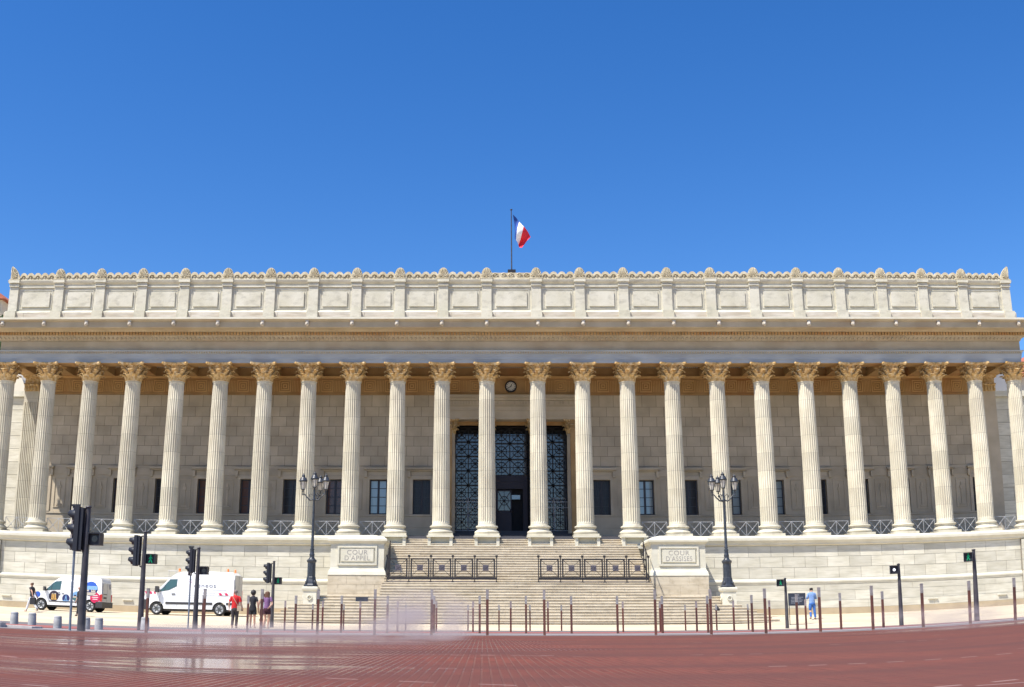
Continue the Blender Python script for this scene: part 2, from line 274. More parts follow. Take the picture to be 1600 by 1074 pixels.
def plaza_mat():
    """red setts in running courses; wet patches are smoother and darker, so they mirror the building"""
    m = mat('wet red setts', (0.3, 0.1, 0.08), 0.6); t = m.node_tree; N = t.nodes; L = t.links; b = N['Principled BSDF']
    tc = N.new('ShaderNodeTexCoord')
    def noise(sc, st=(1, 1, 1), det=4, off=(0, 0, 0)):
        mp = N.new('ShaderNodeMapping'); mp.inputs['Scale'].default_value = st; mp.inputs['Location'].default_value = off; L.new(tc.outputs['Object'], mp.inputs[0])
        n = N.new('ShaderNodeTexNoise'); n.inputs['Scale'].default_value = sc; n.inputs['Detail'].default_value = det; L.new(mp.outputs[0], n.inputs['Vector']); return n.outputs[0]
    def rng(src, a, b_, c=0.0, d=1.0):
        r = N.new('ShaderNodeMapRange'); r.inputs['From Min'].default_value = a; r.inputs['From Max'].default_value = b_; r.inputs['To Min'].default_value = c; r.inputs['To Max'].default_value = d; L.new(src, r.inputs[0]); return r.outputs[0]
    def mth(op, a, b_):
        q = N.new('ShaderNodeMath'); q.operation = op
        for i, v in enumerate((a, b_)):
            if isinstance(v, (int, float)): q.inputs[i].default_value = v
            else: L.new(v, q.inputs[i])
        return q.outputs[0]
    def mix(f, a, b_):
        q = N.new('ShaderNodeMix'); q.data_type = 'RGBA'; L.new(f, q.inputs[0])
        for i, v in ((6, a), (7, b_)):
            if isinstance(v, tuple): q.inputs[i].default_value = (*v, 1)
            else: L.new(v, q.inputs[i])
        return q.outputs[2]
    br = N.new('ShaderNodeTexBrick'); br.offset = 0.0; br.inputs['Scale'].default_value = 1.0; br.inputs['Brick Width'].default_value = 0.062; br.inputs['Row Height'].default_value = 0.42
    br.inputs['Mortar Size'].default_value = 0.008; br.inputs['Mortar Smooth'].default_value = 0.3; br.inputs['Color1'].default_value = (0.170, 0.056, 0.042, 1); br.inputs['Color2'].default_value = (0.130, 0.046, 0.036, 1)
    br.inputs['Mortar'].default_value = (0.16, 0.075, 0.058, 1); L.new(tc.outputs['Object'], br.inputs['Vector'])
    col = mix(rng(noise(0.35, (0.5, 1.6, 1)), 0.4, 0.62), br.outputs['Color'], (0.115, 0.050, 0.042))
    # pale dashes painted in for the whitish glint of wet joints
    sx = N.new('ShaderNodeSeparateXYZ'); L.new(tc.outputs['Object'], sx.inputs[0])
    def glint_row(per, off, wd, dash, along='Y', skew=0.0):
        q = mth('ADD', sx.outputs[along], mth('MULTIPLY', sx.outputs['X' if along == 'Y' else 'Y'], skew))
        q = mth('MODULO', mth('ADD', q, 100 + off), per); a = mth('LESS_THAN', q, wd)
        d = mth('LESS_THAN', mth('MODULO', mth('ADD', sx.outputs['X'], 200), dash), dash * 0.45); return mth('MULTIPLY', a, d)
    rows = mth('MAXIMUM', glint_row(3.1, 0.4, 0.06, 0.30), glint_row(5.3, 1.0, 0.05, 0.45, 'Y', 0.55))
    rows = mth('MULTIPLY', rows, rng(noise(0.5, (1, 1, 1), 2, (7, 3, 0)), 0.50, 0.56)); rows = mth('MULTIPLY', rows, 0.28)
    col = mix(rows, col, (0.55, 0.42, 0.38))
    # puddles: broad, ragged patches; the joints hold water wherever the ground is damp
    def blob(cx, cy, rx, ry):
        ax = mth('DIVIDE', mth('ADD', sx.outputs['X'], -cx), rx); ay = mth('DIVIDE', mth('ADD', sx.outputs['Y'], -cy), ry)
        return mth('SUBTRACT', 1.0, mth('SQRT', mth('ADD', mth('MULTIPLY', ax, ax), mth('MULTIPLY', ay, ay)), 0.0))
    zone = mth('MAXIMUM', mth('MAXIMUM', blob(-5.6, 17.0, 4.4, 8.5), blob(-3.9, 8.6, 1.7, 4.6)), blob(9.5, 22.5, 4.0, 2.6))
    n = noise(0.9, (0.35, 1.1, 1), 5, (3, 1, 0)); ragged = mth('ADD', zone, mth('MULTIPLY', mth('ADD', n, -0.5), 1.6))
    damp = rng(ragged, -0.05, 0.25); pool = mth('MULTIPLY', rng(mth('ADD', ragged, mth('MULTIPLY', mth('ADD', noise(2.2, (0.25, 1.5, 1), 4, (9, 2, 0)), -0.5), 2.2)), 0.35, 0.75), damp)
    wet2 = mth('MAXIMUM', mth('MULTIPLY', damp, mth('MULTIPLY', br.outputs['Fac'], 0.75)), mth('MULTIPLY', pool, 0.9))
    col = mix(mth('MULTIPLY', damp, 0.3), col, (0.11, 0.05, 0.045))
    L.new(col, b.inputs['Base Color']); L.new(rng(wet2, 0, 1, 0.68, 0.07), b.inputs['Roughness'])
    L.new(rng(wet2, 0, 1, 0.04, 0.32), b.inputs['Specular IOR Level'])
    bp = N.new('ShaderNodeBump'); bp.inputs['Distance'].default_value = 0.012
    L.new(rng(wet2, 0, 1, 0.40, 0.04), bp.inputs['Strength'])
    h = mth('ADD', mth('MULTIPLY', br.outputs['Fac'], -1.0), mth('MULTIPLY', noise(9, (1, 1, 1), 3), 0.6)); L.new(h, bp.inputs['Height']); L.new(bp.outputs[0], b.inputs['Normal'])
    return m
M['plaza'] = plaza_mat()
KY = 26.25
sheet('plaza', -60, 60, -40, KY, 60, 40, 'plaza')
sheet('kerb', -60, 60, KY, KY + 0.30, 60, 1, 'kerbstone', 0.012)
sheet('road', -60, 60, KY + 0.30, 47.5, 60, 24, 'asphalt', -0.004)
sheet('red_lane', -60, 60, 34.0, 40.5, 60, 6, 'redlane', 0.006)
sheet('grey_lane', -60, 60, 28.3, 33.0, 60, 5, 'greylane', 0.006)
sheet('pavement', -60, 60, 47.5, 75.0, 80, 44, 'pavement', 0.0)
sheet('ground', -60, 60, 75.0, 130, 10, 10, 'pavement', 0.0)
g = MB()
for (x0, x1, y0, y1) in ((-1500, -60, -40, 2200), (60, 1500, -40, 2200), (-60, 60, 130, 2200), (-1500, 1500, -600, -40)):
    g.box(x0, x1, y0, y1, -1.0, -0.03 if y1 < 0 else 0.0)
g.obj('outer_ground', 'pavement', kind='structure')
# low granite step at the far left between plaza and pavement
st = MB(); st.box(-24, -15.4, 30.0, 30.4, -0.5, 0.02); st.box(-24, -14.6, 30.4, 31.2, -0.5, -0.05)
st.obj('pavement_step', 'kerbstone', kind='structure')

# ================================================================== THE COURTHOUSE
BL = Vector((0, YC, 0.6))
court = thing('courthouse', 'long pale stone courthouse with twenty-four Corinthian columns above a blocky podium', 'courthouse', BL)
def part(mb, name, mats, parent=None, label=None):
    o = mb.obj(name, mats, parent or court)
    if parent is None: o.matrix_parent_inverse = Matrix.Translation(-BL)
    if label: o['label'] = label
    return o
# --- podium
ROWS = [(2.90, 3.60), (3.60, 4.27), (4.27, 4.96)]
pm = MB()
for s in (-1, 1):
    for (a, b) in ((11.0, 33.55),):
        x0, x1 = (a, b) if s > 0 else (-b, -a)
        masonry(pm, x0, x1, ROWS, 70.0, 0.5, 1.46, ph=0.3)
        masonry(pm, x0, x1, [(2.12, 2.52)], 69.93, 0.55, 5.9, gap=0.012, ph=2.0); masonry(pm, x0, x1, [(1.50, 2.12)], 69.9, 0.55, 3.0, gap=0.014, ph=0.7)
        masonry(pm, x0, x1, [(1.02, 1.50)], 69.84, 0.55, 4.5, gap=0.012)
    # end pier
    x0, x1 = (33.55, 37.2) if s > 0 else (-37.2, -33.55)
    masonry(pm, x0, x1, [(1.02, 1.5), (1.5, 2.12), (2.12, 2.9)] + ROWS, 69.80, 0.8, 3.7, gap=0.012)
pm.box(-37.0, 37.0, 70.5, 99, 0.0, 4.96)
part(pm, 'podium_wall', ['podium', 'joint'])
for s in (-1, 1):
    x0, x1 = (11.0, 37.2) if s > 0 else (-37.2, -11.0)
    part(MB().box(x0, x1, 69.78, 70.5, 0.2, 1.018), 'footing', 'plinthstone')
prof = [(70.02, 4.965), (69.86, 5.04), (69.85, 5.12), (69.74, 5.28), (69.70, 5.30), (69.70, 5.46), (69.80, 5.52), (70.1, 5.60), (70.6, 5.655), (71.0, 5.655), (71.0, 4.965)]
md = [(70.1, 2.525), (69.915, 2.53), (69.90, 2.60), (69.87, 2.66), (69.87, 2.75), (69.93, 2.80), (69.98, 2.895), (70.1, 2.895)]
for s in (-1, 1):
    x0, x1 = (11.2, 37.35) if s > 0 else (-37.35, -11.2)
    part(MB().prism(prof, x0, x1, axis='x'), 'podium_cornice', 'white_stone'); part(MB().prism(md, x0, x1, axis='x'), 'podium_moulding', 'white_stone')
fl = MB(); fl.box(-37, 37, 71.0, 77.5, 4.97, ZS - 0.002); fl.box(-8.0, 8.0, 74.4, 77.4, ZS - 0.002, 5.95); fl.box(-7.0, 7.0, 75.3, 77.4, 5.95, 6.20); fl.box(-4.2, 4.2, 76.0, 77.4, 6.20, 6.42)
part(fl, 'portico_floor', 'darkfloor')
for x in (-32.9, -24.6, 18.9, 26.9, 31.9): part(MB().box(x - 0.33, x + 0.33, 69.74, 69.85, 1.35, 1.42), 'ledge', 'white_stone')

# --- staircase
RIS, TR = 0.165, 0.31
stp = MB()
XU0, XU1 = -7.9, 7.9
def step_block(a, b, y0, y1, z1):
    j = R.uniform(0, 0.010); zt = z1 - R.uniform(0, 0.006)
    stp.prism([(y0 + j + 0.035, z1 - RIS * 1.02), (y0 + j + 0.035, zt - 0.05), (y0 + j + 0.008, zt - 0.045), (y0 + j, zt - 0.03), (y0 + j + 0.006, zt - 0.004), (y0 + j + 0.02, zt), (y1, zt), (y1, z1 - RIS * 1.02)], a + 0.004, b - 0.004, axis='x')
n = 19
for k in range(n):    # upper flight, top tread at the portico floor
    z1 = ZS - 0.004 - k * RIS; y0 = 71.25 - k * 0.30
    a = XU0
    while a < XU1 - 0.01:
        b = min(XU1, a + R.uniform(1.9, 3.0)); b = XU1 if XU1 - b < 0.8 else b
        step_block(a, b, y0, y0 + 1.2 if k else 72.4, z1); a = b
YL = 71.25 - 18 * 0.30; ZL = ZS - n * RIS     # landing
for k in range(14):   # lower flight, wider than the upper one and wrapping its corners
    z1 = ZL - k * RIS; y0 = YL - 1.25 - k * TR; e = 7.9 if k < 5 else 11.5 + (k - 5) * 0.34
    if z1 < 0.1: break
    for s in (-1, 1):
        pass
    a = -e
    while a < e - 0.01:
        b = min(e, a + R.uniform(1.9, 3.2)); b = e if e - b < 0.8 else b
        step_block(a, b, y0, y0 + (1.0 if k else 3.0), z1); a = b
    if k >= 5: stp.box(-e + 0.01, e - 0.01, y0 + 0.9, 69.7, z1 - RIS, z1 - 0.02)
stp.box(-7.88, 7.88, YL - 0.9, 70.9, 0.0, 2.3)
part(stp, 'staircase', 'steps')

# --- the eight column blocks over the stairs
for i in range(9, 15):
    x = COLX[i]; b = MB()
    b.box(x - 0.86, x + 0.86, 70.22, 71.3, 5.56, ZS)          # cap
    b.box(x - 0.80, x - 0.60, 70.32, 71.5, 4.85, 5.558); b.box(x + 0.60, x + 0.80, 70.32, 71.5, 4.85, 5.558)
    b.box(x - 0.60, x + 0.60, 70.32, 71.5, 4.85, 5.05); b.box(x - 0.60, x + 0.60, 70.62, 71.5, 5.05, 5.558)
    part(b, 'column_block', 'white_stone')

# --- pedestals
def pedestal(xc, word2, sx):
    p = MB(); yf = 66.5; hb = 1.62
    prof = [(0.0, 3.10), (0.0, 4.90)]
    def box_sweep(pr, W, y0, y1): return MB().sweep(pr, W, y0, y1)
    def put(pr):
        q = box_sweep(pr, hb, yf, 69.8); p.merge(q, Matrix.Translation((xc, 0, 0)))
    put([(0.14, 2.98), (0.14, 3.02), (0.10, 3.20), (0.02, 3.34), (0.02, 3.36), (0.0, 3.44), (0.0, 4.86), (0.05, 4.90), (0.10, 4.95), (0.18, 5.02), (0.18, 5.13), (-0.02, 5.28), (-0.6, 5.42)])
    o = part(p, 'pedestal', 'white_stone')
    lb = MB()
    for k_, (z0_, z1_) in enumerate(((0.8, 1.35), (1.35, 1.90), (1.90, 2.44), (2.44, 2.965))):
        xs_ = [-1.74, -0.6, 0.55, 1.74] if k_ % 2 else [-1.74, -1.1, 0.0, 1.1, 1.74]
        for u0, u1 in zip(xs_, xs_[1:]): lb.box(xc + u0 + 0.004, xc + u1 - 0.004, yf - 0.12 + R.uniform(0, 0.006), 69.7, z0_ + 0.004, z1_ - 0.004)
    lb.obj('pedestal_plinth', 'steps', o)
    f = MB()   # moulded frame and raised tablet
    for (x0, x1, z0, z1) in ((-1.20, 1.20, 4.62, 4.73), (-1.20, 1.20, 3.58, 3.69), (-1.20, -1.09, 3.69, 4.62), (1.09, 1.20, 3.69, 4.62)):
        f.box(xc + x0, xc + x1, yf - 0.075, yf + 0.02, z0, z1)
    part_o = f.obj('frame', 'white_stone', o)
    tb = MB(); tb.box(xc - 0.99, xc + 0.99, yf - 0.07, yf + 0.02, 3.80, 4.54); t = tb.obj('tablet', 'white_stone', o)
    for s, z, size, k in (('COUR', 4.33, 0.40, 1.05), (word2, 3.99, 0.40, sx)):
        text_obj(s, size, 'inscription', 'engrave', o, (xc, yf - 0.073, z), sx=k)
    return o
pedestal(-9.58, "D'APPEL", 0.98); pedestal(9.83, "D'ASSISES", 0.86)

# --- columns: one fluted shaft, one Attic base, one Corinthian capital, then copies
def shaft_mb():
    zs = [(0.0, 0.60, 0), (0.04, 0.60, 0), (0.10, 0.575, 0), (0.16, 0.572, 0), (0.30, 0.570, 1), (1.5, 0.568, 1), (3.0, 0.563, 1), (4.5, 0.553, 1), (6.0, 0.541, 1), (7.5, 0.526, 1), (8.8, 0.512, 1), (9.36, 0.506, 1), (9.48, 0.505, 0), (9.52, 0.505, 0), (9.55, 0.54, 0), (9.60, 0.54, 0)]
    rs = []
    for z, r, fl_ in zs:
        ring = []
        for k in range(24):
            for q, d in ((0.0, 0), (0.14, 0), (0.28, 0.042), (0.57, 0.062), (0.86, 0.042)):
                a = 2 * math.pi * (k + q) / 24; rr = r - d * fl_ * (r / 0.57); ring.append((rr * math.cos(a), rr * math.sin(a), z))
        rs.append(ring)
    return MB().rings(rs, smooth=False)
def base_mb():
    b = MB(); b.box(-0.80, 0.80, -0.80, 0.80, -0.70, -0.53)
    b.lathe([(0.72, -0.53), (0.79, -0.50), (0.815, -0.43), (0.79, -0.36), (0.72, -0.33), (0.70, -0.32), (0.70, -0.30), (0.64, -0.26), (0.625, -0.20), (0.66, -0.155), (0.66, -0.14), (0.70, -0.13), (0.73, -0.09), (0.73, -0.05), (0.70, -0.01), (0.61, 0.0)], n=36)
    return b
def leaf_mb(ang, z0, h, r0, wd, tilt):
    """acanthus leaf hugging the bell with its tip rolling out"""
    m = MB(); prof = [(0, 0), (0.25, 0.012), (0.5, 0.03), (0.7, 0.06), (0.84, 0.12), (0.94, 0.19), (1.0, 0.26), (0.97, 0.31), (0.89, 0.32)]
    rs = []; N_ = 7
    for i, (t, o) in enumerate(prof):
        q = i / (len(prof) - 1); wq = wd * (1 - 0.42 * q ** 1.5) * (1 + 0.18 * math.sin(q * 17)) * (1 if i < 8 else 0.45)
        r = []
        for j in range(N_):
            s = (j / (N_ - 1) - 0.5) * 2; a = s * wq / r0; fo = (0.035 * (1 - s * s)) + 0.018 * math.cos(s * 9)
            rr = r0 + 0.02 + o * tilt * 1.25 + fo; r.append((rr * math.cos(ang + a), rr * math.sin(ang + a), z0 + h * t))
        rs.append(r)
    v = [p for r in rs for p in r]; nv = len(v); f = []
    for i in range(len(rs) - 1):
        for j in range(N_ - 1):
            f.append((i * N_ + j, i * N_ + j + 1, (i + 1) * N_ + j + 1, (i + 1) * N_ + j))
    # back skin, a little inside, so that the leaf has thickness
    vb = [(x * 0.955, y * 0.955, z - 0.012) for x, y, z in v]; fb = [tuple(i + nv for i in reversed(q)) for q in f]
    edge = []
    loop = [j for j in range(N_)] + [i * N_ + N_ - 1 for i in range(1, len(rs))] + [(len(rs) - 1) * N_ + j for j in range(N_ - 2, -1, -1)] + [i * N_ for i in range(len(rs) - 2, 0, -1)]
    for a_, b_ in zip(loop, loop[1:] + loop[:1]): edge.append((a_, b_, b_ + nv, a_ + nv))
    m.add(v + vb, f + fb + edge, 0, True); return m
def capital_mb(k=1.0):
    m = MB(); m.lathe([(0.50, 0.0), (0.55, 0.0), (0.57, 0.03), (0.55, 0.06), (0.49, 0.07), (0.485, 0.3), (0.50, 0.7), (0.56, 0.95), (0.62, 1.03), (0.62, 1.06)], n=24)
    for i in range(8): m.merge(leaf_mb(math.pi / 8 + i * math.pi / 4, 0.07, 0.36, 0.50, 0.175, 0.98))
    for i in range(8): m.merge(leaf_mb(i * math.pi / 4, 0.07, 0.68, 0.50, 0.165, 0.95))
    for i in range(4):      # corner volutes on stalks
        a = math.pi / 4 + i * math.pi / 2; d = Vector((math.cos(a), math.sin(a), 0)); p0 = Vector((-d.y, d.x, 0))
        for sgn in (-1, 1):
            pts = [d * 0.50 + p0 * sgn * 0.20 + Vector((0, 0, 0.60)), d * 0.58 + p0 * sgn * 0.13 + Vector((0, 0, 0.80)), d * 0.72 + p0 * sgn * 0.07 + Vector((0, 0, 0.98))]
            cen = d * 0.84 + p0 * sgn * 0.05 + Vector((0, 0, 0.90))
            for q in range(11):
                th = math.pi * 0.62 - q * 0.62; rr = 0.135 * (1 - q / 13); pts.append(cen + d * (rr * math.cos(th)) + Vector((0, 0, rr * math.sin(th))))
            m.tube(pts, [0.035] * 3 + [0.042 - 0.002 * q for q in range(11)], 6)
        m.merge(leaf_mb(a, 0.55, 0.30, 0.56, 0.11, 0.85))
    for i in range(4):      # small inner spirals and fleuron
        a = i * math.pi / 2; d = Vector((math.cos(a), math.sin(a), 0)); p0 = Vector((-d.y, d.x, 0))
        for sgn in (-1, 1):
            cen = d * 0.60 + p0 * sgn * 0.13 + Vector((0, 0, 0.92)); pts = [d * 0.54 + p0 * sgn * 0.26 + Vector((0, 0, 0.62)), d * 0.60 + p0 * sgn * 0.24 + Vector((0, 0, 0.86))]
            for q in range(9):
                th = q * 0.65; rr = 0.09 * (1 - q / 12); pts.append(cen + p0 * sgn * rr * math.cos(th) + Vector((0, 0, rr * math.sin(th))))
            m.tube(pts, [0.03] * 2 + [0.028] * 9, 5)
        m.merge(MB().lathe([(0.0, -0.09), (0.07, -0.07), (0.10, 0.0), (0.07, 0.07), (0.0, 0.09)], n=8), Matrix.Translation(d * 0.69 + Vector((0, 0, 1.13))))
    def ab(z, sc_):
        pts = []
        for i in range(4):
            a = math.pi / 4 + i * math.pi / 2; d = Vector((math.cos(a), math.sin(a))); p0 = Vector((-d.y, d.x)); n2 = Vector((math.cos(a + math.pi / 4), math.sin(a + math.pi / 4)))
            c = d * 1.21 * sc_; pts += [c - p0 * 0.07, c + p0 * 0.07]
            nd = Vector((math.cos(a + math.pi / 2), math.sin(a + math.pi / 2))) * 1.21 * sc_
            for t in (0.25, 0.5, 0.75): q = c.lerp(nd, t); pts.append(q - n2 * (0.19 * sc_ * 4 * t * (1 - t)))
        return [(p.x, p.y, z) for p in pts]
    m.rings([ab(1.06, 0.93), ab(1.10, 0.93), ab(1.13, 1.0), ab(1.235, 1.0)], smooth=False)
    return m
sh = shaft_mb().mesh('shaft', 'column'); ba = base_mb().mesh('base', 'column'); ca = capital_mb().mesh('capital', 'gold')
ZB = ZS + 0.70
for i, x in enumerate(COLX):
    o = link(sh, 'column', court, (x, 0, ZB - 0.6)); link(ba, 'base', o); link(ca, 'capital', o, (0, 0, 9.60))
    o['label'] = 'fluted Corinthian column, %s from the left' % ordinal(i)

# --- entablature: architrave, frieze, cornice all round
W0, YB = 35.34, 96.0
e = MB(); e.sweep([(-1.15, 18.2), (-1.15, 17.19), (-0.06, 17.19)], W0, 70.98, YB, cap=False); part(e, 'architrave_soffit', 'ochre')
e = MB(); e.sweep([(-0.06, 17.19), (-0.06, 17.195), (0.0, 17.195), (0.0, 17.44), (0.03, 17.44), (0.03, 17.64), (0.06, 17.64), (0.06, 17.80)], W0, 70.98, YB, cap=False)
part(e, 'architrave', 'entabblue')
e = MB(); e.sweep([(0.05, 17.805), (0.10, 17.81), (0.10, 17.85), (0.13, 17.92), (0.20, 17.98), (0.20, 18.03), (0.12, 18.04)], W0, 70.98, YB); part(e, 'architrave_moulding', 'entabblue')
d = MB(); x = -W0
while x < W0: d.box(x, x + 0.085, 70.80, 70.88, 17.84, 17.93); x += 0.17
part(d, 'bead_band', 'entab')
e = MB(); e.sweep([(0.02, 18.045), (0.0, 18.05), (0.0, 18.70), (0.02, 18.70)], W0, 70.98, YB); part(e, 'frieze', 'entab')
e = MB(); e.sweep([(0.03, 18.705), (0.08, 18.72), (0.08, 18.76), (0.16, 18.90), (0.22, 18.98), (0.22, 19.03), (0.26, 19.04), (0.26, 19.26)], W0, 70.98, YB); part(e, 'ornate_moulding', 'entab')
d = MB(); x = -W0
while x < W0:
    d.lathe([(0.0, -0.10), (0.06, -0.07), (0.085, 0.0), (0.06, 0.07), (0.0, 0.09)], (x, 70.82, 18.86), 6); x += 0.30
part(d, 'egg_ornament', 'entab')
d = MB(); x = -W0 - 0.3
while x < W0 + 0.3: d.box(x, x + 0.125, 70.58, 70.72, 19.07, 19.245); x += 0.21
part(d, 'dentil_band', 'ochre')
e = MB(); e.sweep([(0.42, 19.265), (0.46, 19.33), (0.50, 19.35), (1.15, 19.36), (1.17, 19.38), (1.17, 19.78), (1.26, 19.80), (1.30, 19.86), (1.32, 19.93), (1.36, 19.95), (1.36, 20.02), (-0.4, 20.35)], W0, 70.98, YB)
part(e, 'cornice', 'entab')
e = MB(); e.sweep([(1.365, 19.90), (1.385, 19.90), (1.385, 20.03), (1.365, 20.035)], W0, 70.98, YB); part(e, 'cornice_lip', 'white_stone')
def lion_mb():
    m = MB(); bm = bmesh.new(); bmesh.ops.create_icosphere(bm, subdivisions=2, radius=0.19); rr = random.Random(3)
    for v in bm.verts:
        k = 1 + 0.12 * math.sin(9 * math.atan2(v.co.z, v.co.x)) * (1 if v.co.y > -0.08 else 0); v.co = Vector((v.co.x * k, v.co.y * 0.6, v.co.z * k))
    m.add([tuple(v.co) for v in bm.verts], [tuple(v.index for v in f.verts) for f in bm.faces], 0, True); bm.free()
    m.lathe([(0.0, -0.08), (0.075, -0.06), (0.09, 0), (0.06, 0.06), (0, 0.08)], (0, -0.14, -0.05), 8)       # muzzle
    for s in (-1, 1): m.lathe([(0, -0.04), (0.04, 0), (0, 0.05)], (s * 0.11, -0.06, 0.15), 6); m.lathe([(0, -0.02), (0.022, 0), (0, 0.02)], (s * 0.06, -0.125, 0.06), 6)
    m.box(-0.16, 0.16, -0.05, 0.10, 0.14, 0.24); return m
lm = lion_mb().mesh('lion_head', 'atticbase')
for x in COLX:
    o = link(lm, 'lion_head', court); o.scale = (0.75, 0.9, 0.95); o.location = (x, 70.98 - 1.24 - BL.y, 19.62 - BL.z)

# --- attic
AY = 71.9; AW = 35.5
a = MB(); a.sweep([(0.22, 20.20), (0.22, 20.98), (0.19, 21.02), (0.06, 21.10), (0.06, 21.13), (0.0, 21.16), (0.0, 22.80)], AW, AY, YB); part(a, 'attic_wall', 'attic')
a = MB(); masonry(a, -AW - 0.24, AW + 0.24, [(20.4, 20.96)], AY - 0.245, 0.2, 3.0096, gap=0.025, ph=1.9); part(a, 'attic_footing', ['atticbase', 'joint'])
a = MB(); a.sweep([(0.0, 22.81), (0.05, 22.84), (0.05, 22.90), (0.02, 22.92), (0.02, 23.06), (0.12, 23.14), (0.16, 23.20), (0.20, 23.32), (0.20, 23.36), (0.08, 23.38)], AW, AY, YB); part(a, 'attic_cornice', 'attic')
APX = [-35.17] + COLX[1:-1] + [35.17]
pil = MB(); pil.box(-0.33, 0.33, -0.15, 0.02, 21.05, 22.86); pil.box(-0.36, 0.36, -0.24, 0.02, 22.88, 23.0); pil.box(-0.34, 0.34, -0.22, 0.02, 23.02, 23.12); pil.box(-0.40, 0.40, -0.32, 0.02, 23.14, 23.34); pil.box(-0.38, 0.38, -0.42, -0.2, 20.42, 21.04)
pilm = pil.mesh('attic_pilaster', 'attic')
for x in APX:
    o = link(pilm, 'attic_pilaster', court); o.location = (x, AY - BL.y, -BL.z)
for x0, x1 in zip(APX, APX[1:]):
    xc = (x0 + x1) / 2; hw = (x1 - x0) / 2 - 0.33; p = MB()
    p.box(-hw + 0.32, hw - 0.32, -0.09, 0.01, -0.54, 0.52)
    t = 0.06
    for (u0, u1, v0, v1) in ((-hw + 0.16, hw - 0.16, 0.64, 0.68), (-hw + 0.16, hw - 0.16, -0.70, -0.66), (-hw + 0.16, -hw + 0.20, -0.66, 0.64), (hw - 0.20, hw - 0.16, -0.66, 0.64)): p.box(u0, u1, -0.03, 0.01, v0, v1)
    p.box(-hw + 0.01, hw - 0.01, -0.10, 0.01, 0.86, 0.96)
    o = p.obj('attic_panel', 'attic', court); o.location = (xc, AY - BL.y, 21.96 - BL.z)
# carved crest with scrolls, palmettes over each pilaster
cr = MB()
for x0, x1 in zip(APX, APX[1:]):
    a_, b_ = x0 + 0.36, x1 - 0.36; cr.box(a_, b_, AY - 0.12, AY + 0.12, 23.38, 23.50); cr.box(a_, b_, AY - 0.05, AY + 0.08, 23.50, 23.86 if abs(x0 + x1) < 0.1 else 23.76); n_ = 4 if x1 - x0 < 3.3 else 5
    mid = abs(x0 + x1) < 0.1
    for k in range(n_):
        xc = a_ + (b_ - a_) * (k + 0.5) / n_; r0 = (b_ - a_) / n_ / 2 * 1.04
        zc = 23.54
        if not mid:
            arc = [(xc + r0 * math.cos(t), zc + 0.37 * math.sin(t)) for t in [math.pi * q / 10 for q in range(11)]] + [(xc + r0 * 0.62 * math.cos(t), zc + 0.17 * math.sin(t)) for t in [math.pi * q / 10 for q in range(10, -1, -1)]]
            cr.prism(arc, AY - 0.17, AY + 0.05)
            cr.prism([(xc + r0 * 0.60 * math.cos(t), zc + 0.165 * math.sin(t)) for t in [math.pi * q / 8 for q in range(9)]], AY - 0.07, AY + 0.04)
            cr.lathe([(0, -0.07), (0.07, 0), (0, 0.07)], (xc, AY - 0.12, zc + 0.03), 8)
            cr.lathe([(0, -0.06), (0.05, 0), (0, 0.06)], (xc - r0, AY - 0.13, zc + 0.0), 8)
        else:
            pts = []; sg = 1 if k % 2 else -1
            for q in range(16):
                th = q * 0.55 + (0 if sg > 0 else math.pi); rr = 0.20 * (1 - q / 20); pts.append((xc + rr * math.cos(th), AY - 0.10, zc + 0.13 + sg * rr * 0.85 * math.sin(th)))
            cr.tube(pts, 0.045, 6)
part(cr, 'crest', 'scroll')
def palmette_mb(kind=0):
    m = MB(); n_ = 9 if kind == 0 else 6
    outline = [(-0.50, 0.0), (-0.45, 0.12), (-0.385, 0.28), (-0.335, 0.48), (-0.23, 0.69), (-0.08, 0.80), (0.08, 0.80), (0.23, 0.69), (0.335, 0.48), (0.385, 0.28), (0.45, 0.12), (0.50, 0.0)] if kind == 0 else [(-0.36, 0), (-0.36, 0.95), (-0.28, 1.02), (-0.12, 0.90), (0.10, 0.66), (0.26, 0.36), (0.36, 0.05), (0.36, 0)]
    m.prism(outline, -0.02, 0.12)
    if kind == 0:
        for k in range(n_):
            th = rad(12 + (156) * k / (n_ - 1)); L_ = 0.66 if 1 < k < 7 else 0.5
            m.tube([(0.10 * math.cos(th), -0.04, 0.16 + 0.08 * math.sin(th)), (0.30 * math.cos(th), -0.09, 0.16 + L_ * 0.55 * math.sin(th)), (0.36 * math.cos(th), -0.06, 0.16 + L_ * 0.93 * math.sin(th))], [0.02, 0.042, 0.03], 6)
        for s in (-1, 1): m.lathe([(0, -0.06), (0.07, 0), (0, 0.06)], (s * 0.24, -0.06, 0.10), 8)
        m.lathe([(0, -0.08), (0.08, 0), (0, 0.08)], (0, -0.07, 0.13), 8)
    else:
        for k in range(n_):
            th = rad(92 - 15 * k); L_ = 0.85 - 0.06 * k
            m.tube([(-0.28 + 0.12 * math.cos(th), -0.05, 0.1 + 0.12 * math.sin(th)), (-0.28 + L_ * 0.6 * math.cos(th), -0.09, 0.1 + L_ * 0.6 * math.sin(th)), (-0.28 + L_ * 0.8 * math.cos(th), -0.05, 0.1 + L_ * math.sin(th))], [0.02, 0.045, 0.03], 6)
    m.box(-0.40, 0.40, -0.14, 0.14, -0.03, 0.03); return m
pm_ = palmette_mb().mesh('palmette', 'scroll'); pc_ = palmette_mb(1).mesh('corner_palmette', 'scroll')
for i, x in enumerate(APX):
    end = i in (0, len(APX) - 1)
    o = link(pc_ if end else pm_, 'corner_palmette' if end else 'palmette', court); o.location = (x, AY - 0.16 - BL.y, 23.40 - BL.z)
    if i == len(APX) - 1: o.scale = (-1, 1, 1)
part(MB().box(-AW, AW, AY + 0.3, YB, 22.9, 23.3), 'roof', 'attic')

